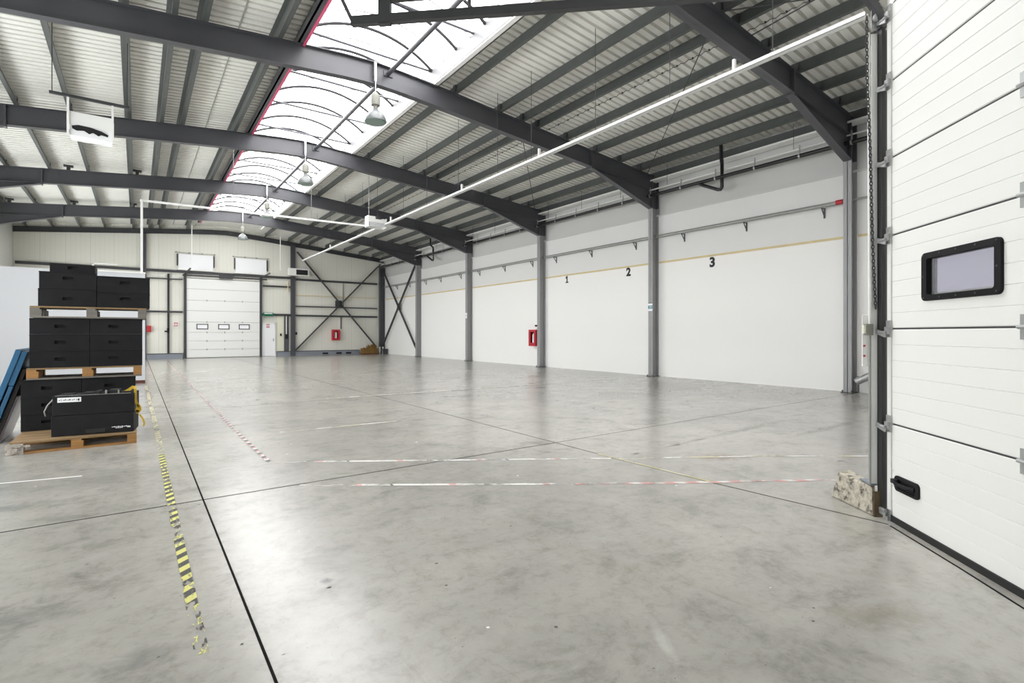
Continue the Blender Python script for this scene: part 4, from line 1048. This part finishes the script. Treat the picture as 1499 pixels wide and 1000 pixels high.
# window in the door: rounded black frame
def rrect(s0, s1, z0, z1, r, n=5):
    out = []
    for (cs, cz, a0) in ((s1-r, z1-r, 0), (s0+r, z1-r, PI/2), (s0+r, z0+r, PI), (s1-r, z0+r, 1.5*PI)):
        for k in range(n+1): a = a0 + PI/2*k/n; out.append((cs + r*math.cos(a), cz + r*math.sin(a)))
    return out
outer = rrect(-1.045, -.362, 1.675, 2.008, .035); inner = rrect(-1.0, -.42, 1.715, 1.965, .02)
m = MB(); K = len(outer); layers = [(outer, .0), (outer, .018), (inner, .022), (inner, -.045)]
vs = [D(s, n, z) for pts, n in layers for s, z in pts]
fs = [(l*K+k, l*K+(k+1) % K, (l+1)*K+(k+1) % K, (l+1)*K+k) for l in range(3) for k in range(K)]
m.quadset(vs, fs); wf = m.build('window_frame', 'black', d1, bevel=.003)
for k, (s, z) in enumerate([(-.39, 1.99), (-.55, 1.99), (-.70, 1.99), (-.86, 1.99), (-1.02, 1.99), (-.39, 1.695), (-.55, 1.695), (-.70, 1.695), (-.86, 1.695), (-1.02, 1.695), (-1.022, 1.84), (-.39, 1.84)]):
    m = MB(); m.tube([D(s, .018, z), D(s, .024, z)], .006, 8); m.build('screw', 'steel_dark', wf)
m = MB(); dbox(m, -1.02, -.40, -.018, -.014, 1.69, 1.99); m.build('pane', 'door_pane', wf)
m = MB(); dbox(m, -.445, -.430, -.035, -.013, 1.715, 1.965); dbox(m, -1.0, -.42, -.035, -.013, 1.715, 1.728); m.build('spacer_bar', 'galv', wf)
# black grip handle
m = MB(); pl = rrect(-.325, -.05, .258, .372, .03); K = len(pl)
il = rrect(-.295, -.085, .280, .350, .02)
layers = [(pl, 0.0), (pl, .014), (il, .018), (il, .004)]
vs = [D(s, n, z) for pts, n in layers for s, z in pts]; fs = [(l*K+k, l*K+(k+1) % K, (l+1)*K+(k+1) % K, (l+1)*K+k) for l in range(3) for k in range(K)] + [tuple(3*K+k for k in range(K))]
m.quadset(vs, fs); h1 = m.build('handle', 'black', d1); h1['label'] = 'black recessed grip handle'
m = MB(); m.tube([D(-.285, .012, .322), D(-.24, .038, .318), D(-.12, .042, .318), D(-.08, .03, .33), D(-.07, .012, .335)], .016, 8); m.build('grip', 'black', h1, smooth=True)
m = MB(); dbox(m, -.10, -.055, .014, .045, .315, .345); m.build('grip_end', 'rubber', h1)
# guide track, roller brackets, jamb
m = MB(); dbox(m, .120, .128, -.055, .036, .02, 3.86); dbox(m, .062, .128, -.06, -.052, .02, 3.86); m.build('guide_track', 'steel_dark', d1)
M['track_in'] = mat('track_inner', (0.03, 0.03, 0.03), 0.45, 0.1, 0.1, 6)
m = MB(); dbox(m, .075, .119, .028, .034, .02, 3.86); dbox(m, .075, .080, .006, .028, .02, 3.86); m.build('guide_track', 'track_in', d1)
for i, z in enumerate([.02] + zs[1:-1] + [3.93]):
    m = MB()
    dbox(m, -.005, .047, .011, .018, z-.065, z+.065); dbox(m, .0, .042, .018, .034, z-.04, z+.015)
    br = m.build('roller_bracket', 'galv', d1)
    m = MB(); m.tube([D(.015, .038, z-.03 if i else z+.05), D(.118, .040, z-.03 if i else z+.05)], .014, 10); m.build('roller', 'galv', br, smooth=True)
    m = MB(); m.bar(D(.02, .036, z-.05 if i else z+.03), D(.115, .050, z-.02 if i else z+.03), .010, .036); m.build('arm', 'galv', br)
for z in zs[1:-1]:
    for s in (-1.19, -2.4, -3.6):
        m = MB(); dbox(m, s-.025, s+.025, .001, .012, z-.07, z+.07); m.tube([D(s-.03, .018, z), D(s+.03, .018, z)], .012, 8); m.build('hinge', 'galv', d1)
# door wall around it
mb = MB()
def wall_run(p, q, th, z0=0.0, n=8):
    p = Vector((p[0], p[1], 0)); q = Vector((q[0], q[1], 0)); d = (q-p).normalized(); sd = Vector((d.y, -d.x, 0))*th
    for i in range(n):
        a = p + (q-p)*i/n; b = p + (q-p)*(i+1)/n
        tz = lambda v: (SPRING+RISE+.1) if SK0-.2 < v.x < SK1+.2 else zdeck(v.x)-.02
        mb.hexa([a+UP*z0, b+UP*z0, b+sd+UP*z0, a+sd+UP*z0], [a+UP*tz(a), b+UP*tz(b), b+sd+UP*tz(b), a+sd+UP*tz(a)])
wall_run(D(-DW, -.06, 0), D(.14, -.06, 0), .3, 4.0)
wall_run(D(-14.3, -.05, 0), D(-DW, -.05, 0), .3)
wall_run(D(.165, -.06, 0), (XR+.2, 4.68, 0), .2)
struct(mb.build('wall_door', 'white_metal'), 'angled wall holding the near sectional door', 'wall')
M['jamb'] = mat('jamb_white', (0.93, 0.93, 0.92), 0.4)
# white jamb post with conduits
root = thing('door_jamb', 'tall white jamb post beside the near sectional door', 'post', D(.2, .1, 0))
dbox(MB(), .130, .138, .037, .080, .25, 3.84).build('flange', 'jamb', root)
dbox(MB(), .138, .180, -.05, .050, .25, 3.84).build('web', 'grey', root)
dbox(MB(), .130, .20, .0, .085, .235, .25).build('foot_plate', 'kerb', root)
root = thing('conduit', 'pale conduit rising beside the white jamb post to the switch box', 'conduit', D(.15, .09, 1.5))
m = MB(); m.tube([D(.125, .095, 1.52), D(.127, .096, 2.0), D(.130, .100, 3.85)], .011, 10); m.build('pipe', 'white_metal', root, smooth=True)
m = MB(); m.tube([D(.130, .092, .25), D(.130, .092, 1.44)], .009, 10); m.build('pipe', 'grey', root, smooth=True)
root = thing('switch_box', 'grey green switch box with slim white control panel beside the jamb post', 'switch', D(.15, .09, 1.44))
dbox(MB(), .095, .136, .082, .135, 1.435, 1.525).build('box', 'greybox', root, bevel=.004)
dbox(MB(), .10, .128, .136, .15, 1.45, 1.515).build('side_cap', 'cream', root)
dbox(MB(), .138, .150, .098, .142, 1.185, 1.60).build('control_panel', 'white_metal', root, bevel=.003)
for z in (1.35, 1.27):
    m = MB(); m.tube([D(.138, .130, z), D(.131, .130, z)], .008, 10); m.build('button', 'red', root)
# hoist chain
root = thing('hoist_chain', 'long dark hoist chain hanging beside the white jamb post', 'chain', D(.12, .11, 1.7))
m = MB(); z = 1.66; k = 0
def chain_pos(z):
    t = (z-1.66)/2.6; return D(.108, .060 + .062*min(1, t*1.5) + .004*math.sin(t*9), z)
while z < 3.98:
    c = chain_pos(z); ring = []
    e1 = DN if k % 2 else DS
    pts = [c + e1*.0095*math.cos(a) + UP*.019*math.sin(a) for a in [2*PI*j/8 for j in range(9)]]
    m.tube(pts, .0042, 5, caps=False); z += .028; k += 1
m.build('chain', 'steel_dark', root)
# concrete guard block at the foot of the post
root = thing('guard_block', 'chipped concrete guard block at the foot of the near door post', 'concrete block', D(.35, .15, 0))
m = MB(); b_ = [D(.085,.06,0), D(1.15,-.16,0), D(1.15,-.30,0), D(.20,-.05,0)]
b_ = [D(.10, .085, 0), D(.60, .165, 0), D(.75, -.02, 0), D(.19, .01, 0)]
t_ = [D(.12, .078, .225), D(.53, .14, .235), D(.62, -.0, .24), D(.20, .012, .235)]
m.hexa(b_, t_); o = m.build('block', 'concrete', root, bevel=.012)
m = MB(); dbox(m, .15, .30, .03, .08, .236, .246); m.build('shim_plate', 'kerb', root)
m = MB(); dbox(m, .082, .098, .02, .085, .0, .20); m.build('end_board', 'wood_dark', root)
# curved and horizontal tracks of the near door
root = thing('door_track', 'dark double overhead track of the near sectional door', 'door track', D(.1, 2.2, 4.2))
pts = [D(.105, .02, 3.86)] + [D(.105, .02 + .36*(1-math.cos(a)), 3.86 + .36*math.sin(a)) for a in [PI/2*k/10 for k in range(1, 11)]]
m = MB()
for a, b in zip(pts[:-1], pts[1:]): m.bar(a, b, .055, .05, DS)
m.build('curve', 'steel_dark', root)
def hbar(s, n0, n1, z, w, h, name, mt='steel_dark'):
    m = MB(); m.bar(D(s, n0, z), D(s, n1, z), w, h); return m.build(name, mt, root)
hbar(.105, .38, 4.40, 4.22, .055, .075, 'rail'); hbar(.105, .38, 4.15, 4.40, .05, .05, 'rail')
m = MB(); dbox(m, .08, .13, 4.04, 4.15, 4.17, 4.60); m.build('end_plate', 'steel_dark', root)
m = MB(); m.bar(D(.105, 4.39, 4.22), D(.105, 4.50, 4.45), .04, .03); m.bar(D(.105, 4.50, 4.45), D(.105, 4.62, 5.0), .03, .03); m.build('end_stop', 'steel', root)
for n in (3.34, 1.2):
    m = MB(); m.bar(D(.12, n, 4.24), D(.12, n, 6.9), .03, .02); m.build('hanger', 'steel', root)
m = MB(); m.bar(D(.105, 4.10, 4.55), D(.105, 4.10, 6.95), .04, .03); m.build('hanger', 'steel', root)
# small parts at the track head
root = thing('pulley', 'galvanised pulley bracket at the head of the near door track', 'pulley', D(.1, .05, 3.95))
m = MB(); m.tube([D(.085, .05, 3.95), D(.11, .05, 3.95)], .035, 16); m.build('wheel', 'galv', root, smooth=True)
m = MB(); dbox(m, .112, .118, .0, .09, 3.87, 4.02); m.build('bracket', 'galv', root)
# grey tube leaning in the corner behind the post
root = thing('leaning_tube', 'grey tube lying against the foot of the column right of number 3', 'tube', (14.0, 5.1, .3))
m = MB(); m.tube([(13.95, 5.25, .28), (14.1, 4.80, .56)], .085, 14); m.build('tube', 'galv', root, smooth=True)
m = MB(); m.bar((14.02, 5.22, .02), (13.97, 5.2, .42), .03, .03); m.build('prop', 'steel', root)

# ------------------------------------------------------------------ daylight
w = bpy.data.worlds.new('overcast'); scn.world = w; w.use_nodes = True
nt = w.node_tree; bg = nt.nodes['Background']
bg.inputs[0].default_value = (1.0, 0.988, 0.972, 1); bg.inputs[1].default_value = 1.0
def portal(name, loc, rot, sx, sy):
    L = bpy.data.lights.new(name, 'AREA'); L.shape = 'RECTANGLE'; L.size = sx; L.size_y = sy
    L.cycles.is_portal = True
    o = bpy.data.objects.new(name, L); COL.objects.link(o); o.location = loc; o.rotation_euler = rot; return o
for i, (a, b) in enumerate(ADDED_BAYS):
    portal('window_portal', (XL-.2, (a+b)/2, (WZ0+WZ1)/2), (0, -PI/2, 0), WZ1-WZ0, b-a)
portal('skylight_portal', ((SK0+SK1)/2, (SY0+SY1)/2, SPRING+RISE+.05), (0, 0, 0), SK1-SK0, SY1-SY0)

# ------------------------------------------------------------------ camera
cam = bpy.data.cameras.new('camera'); co = bpy.data.objects.new('camera', cam); COL.objects.link(co)
co.location = (0, 0, 1.45); co.rotation_euler = (PI/2, 0, -math.radians(35.87))
cam.sensor_fit = 'HORIZONTAL'; cam.sensor_width = 36.0; cam.lens = 36.0*760/1499; cam.shift_y = -12/1499; cam.clip_start = .02; cam.clip_end = 300
scn.camera = co
vs_ = scn.view_settings; vs_.view_transform = 'Standard'; vs_.look = 'None'; vs_.gamma = 1.0; vs_.use_curve_mapping = False
vs_.exposure = 3.42
scn.cycles.max_bounces = 10; scn.cycles.diffuse_bounces = 8; scn.cycles.transparent_max_bounces = 8
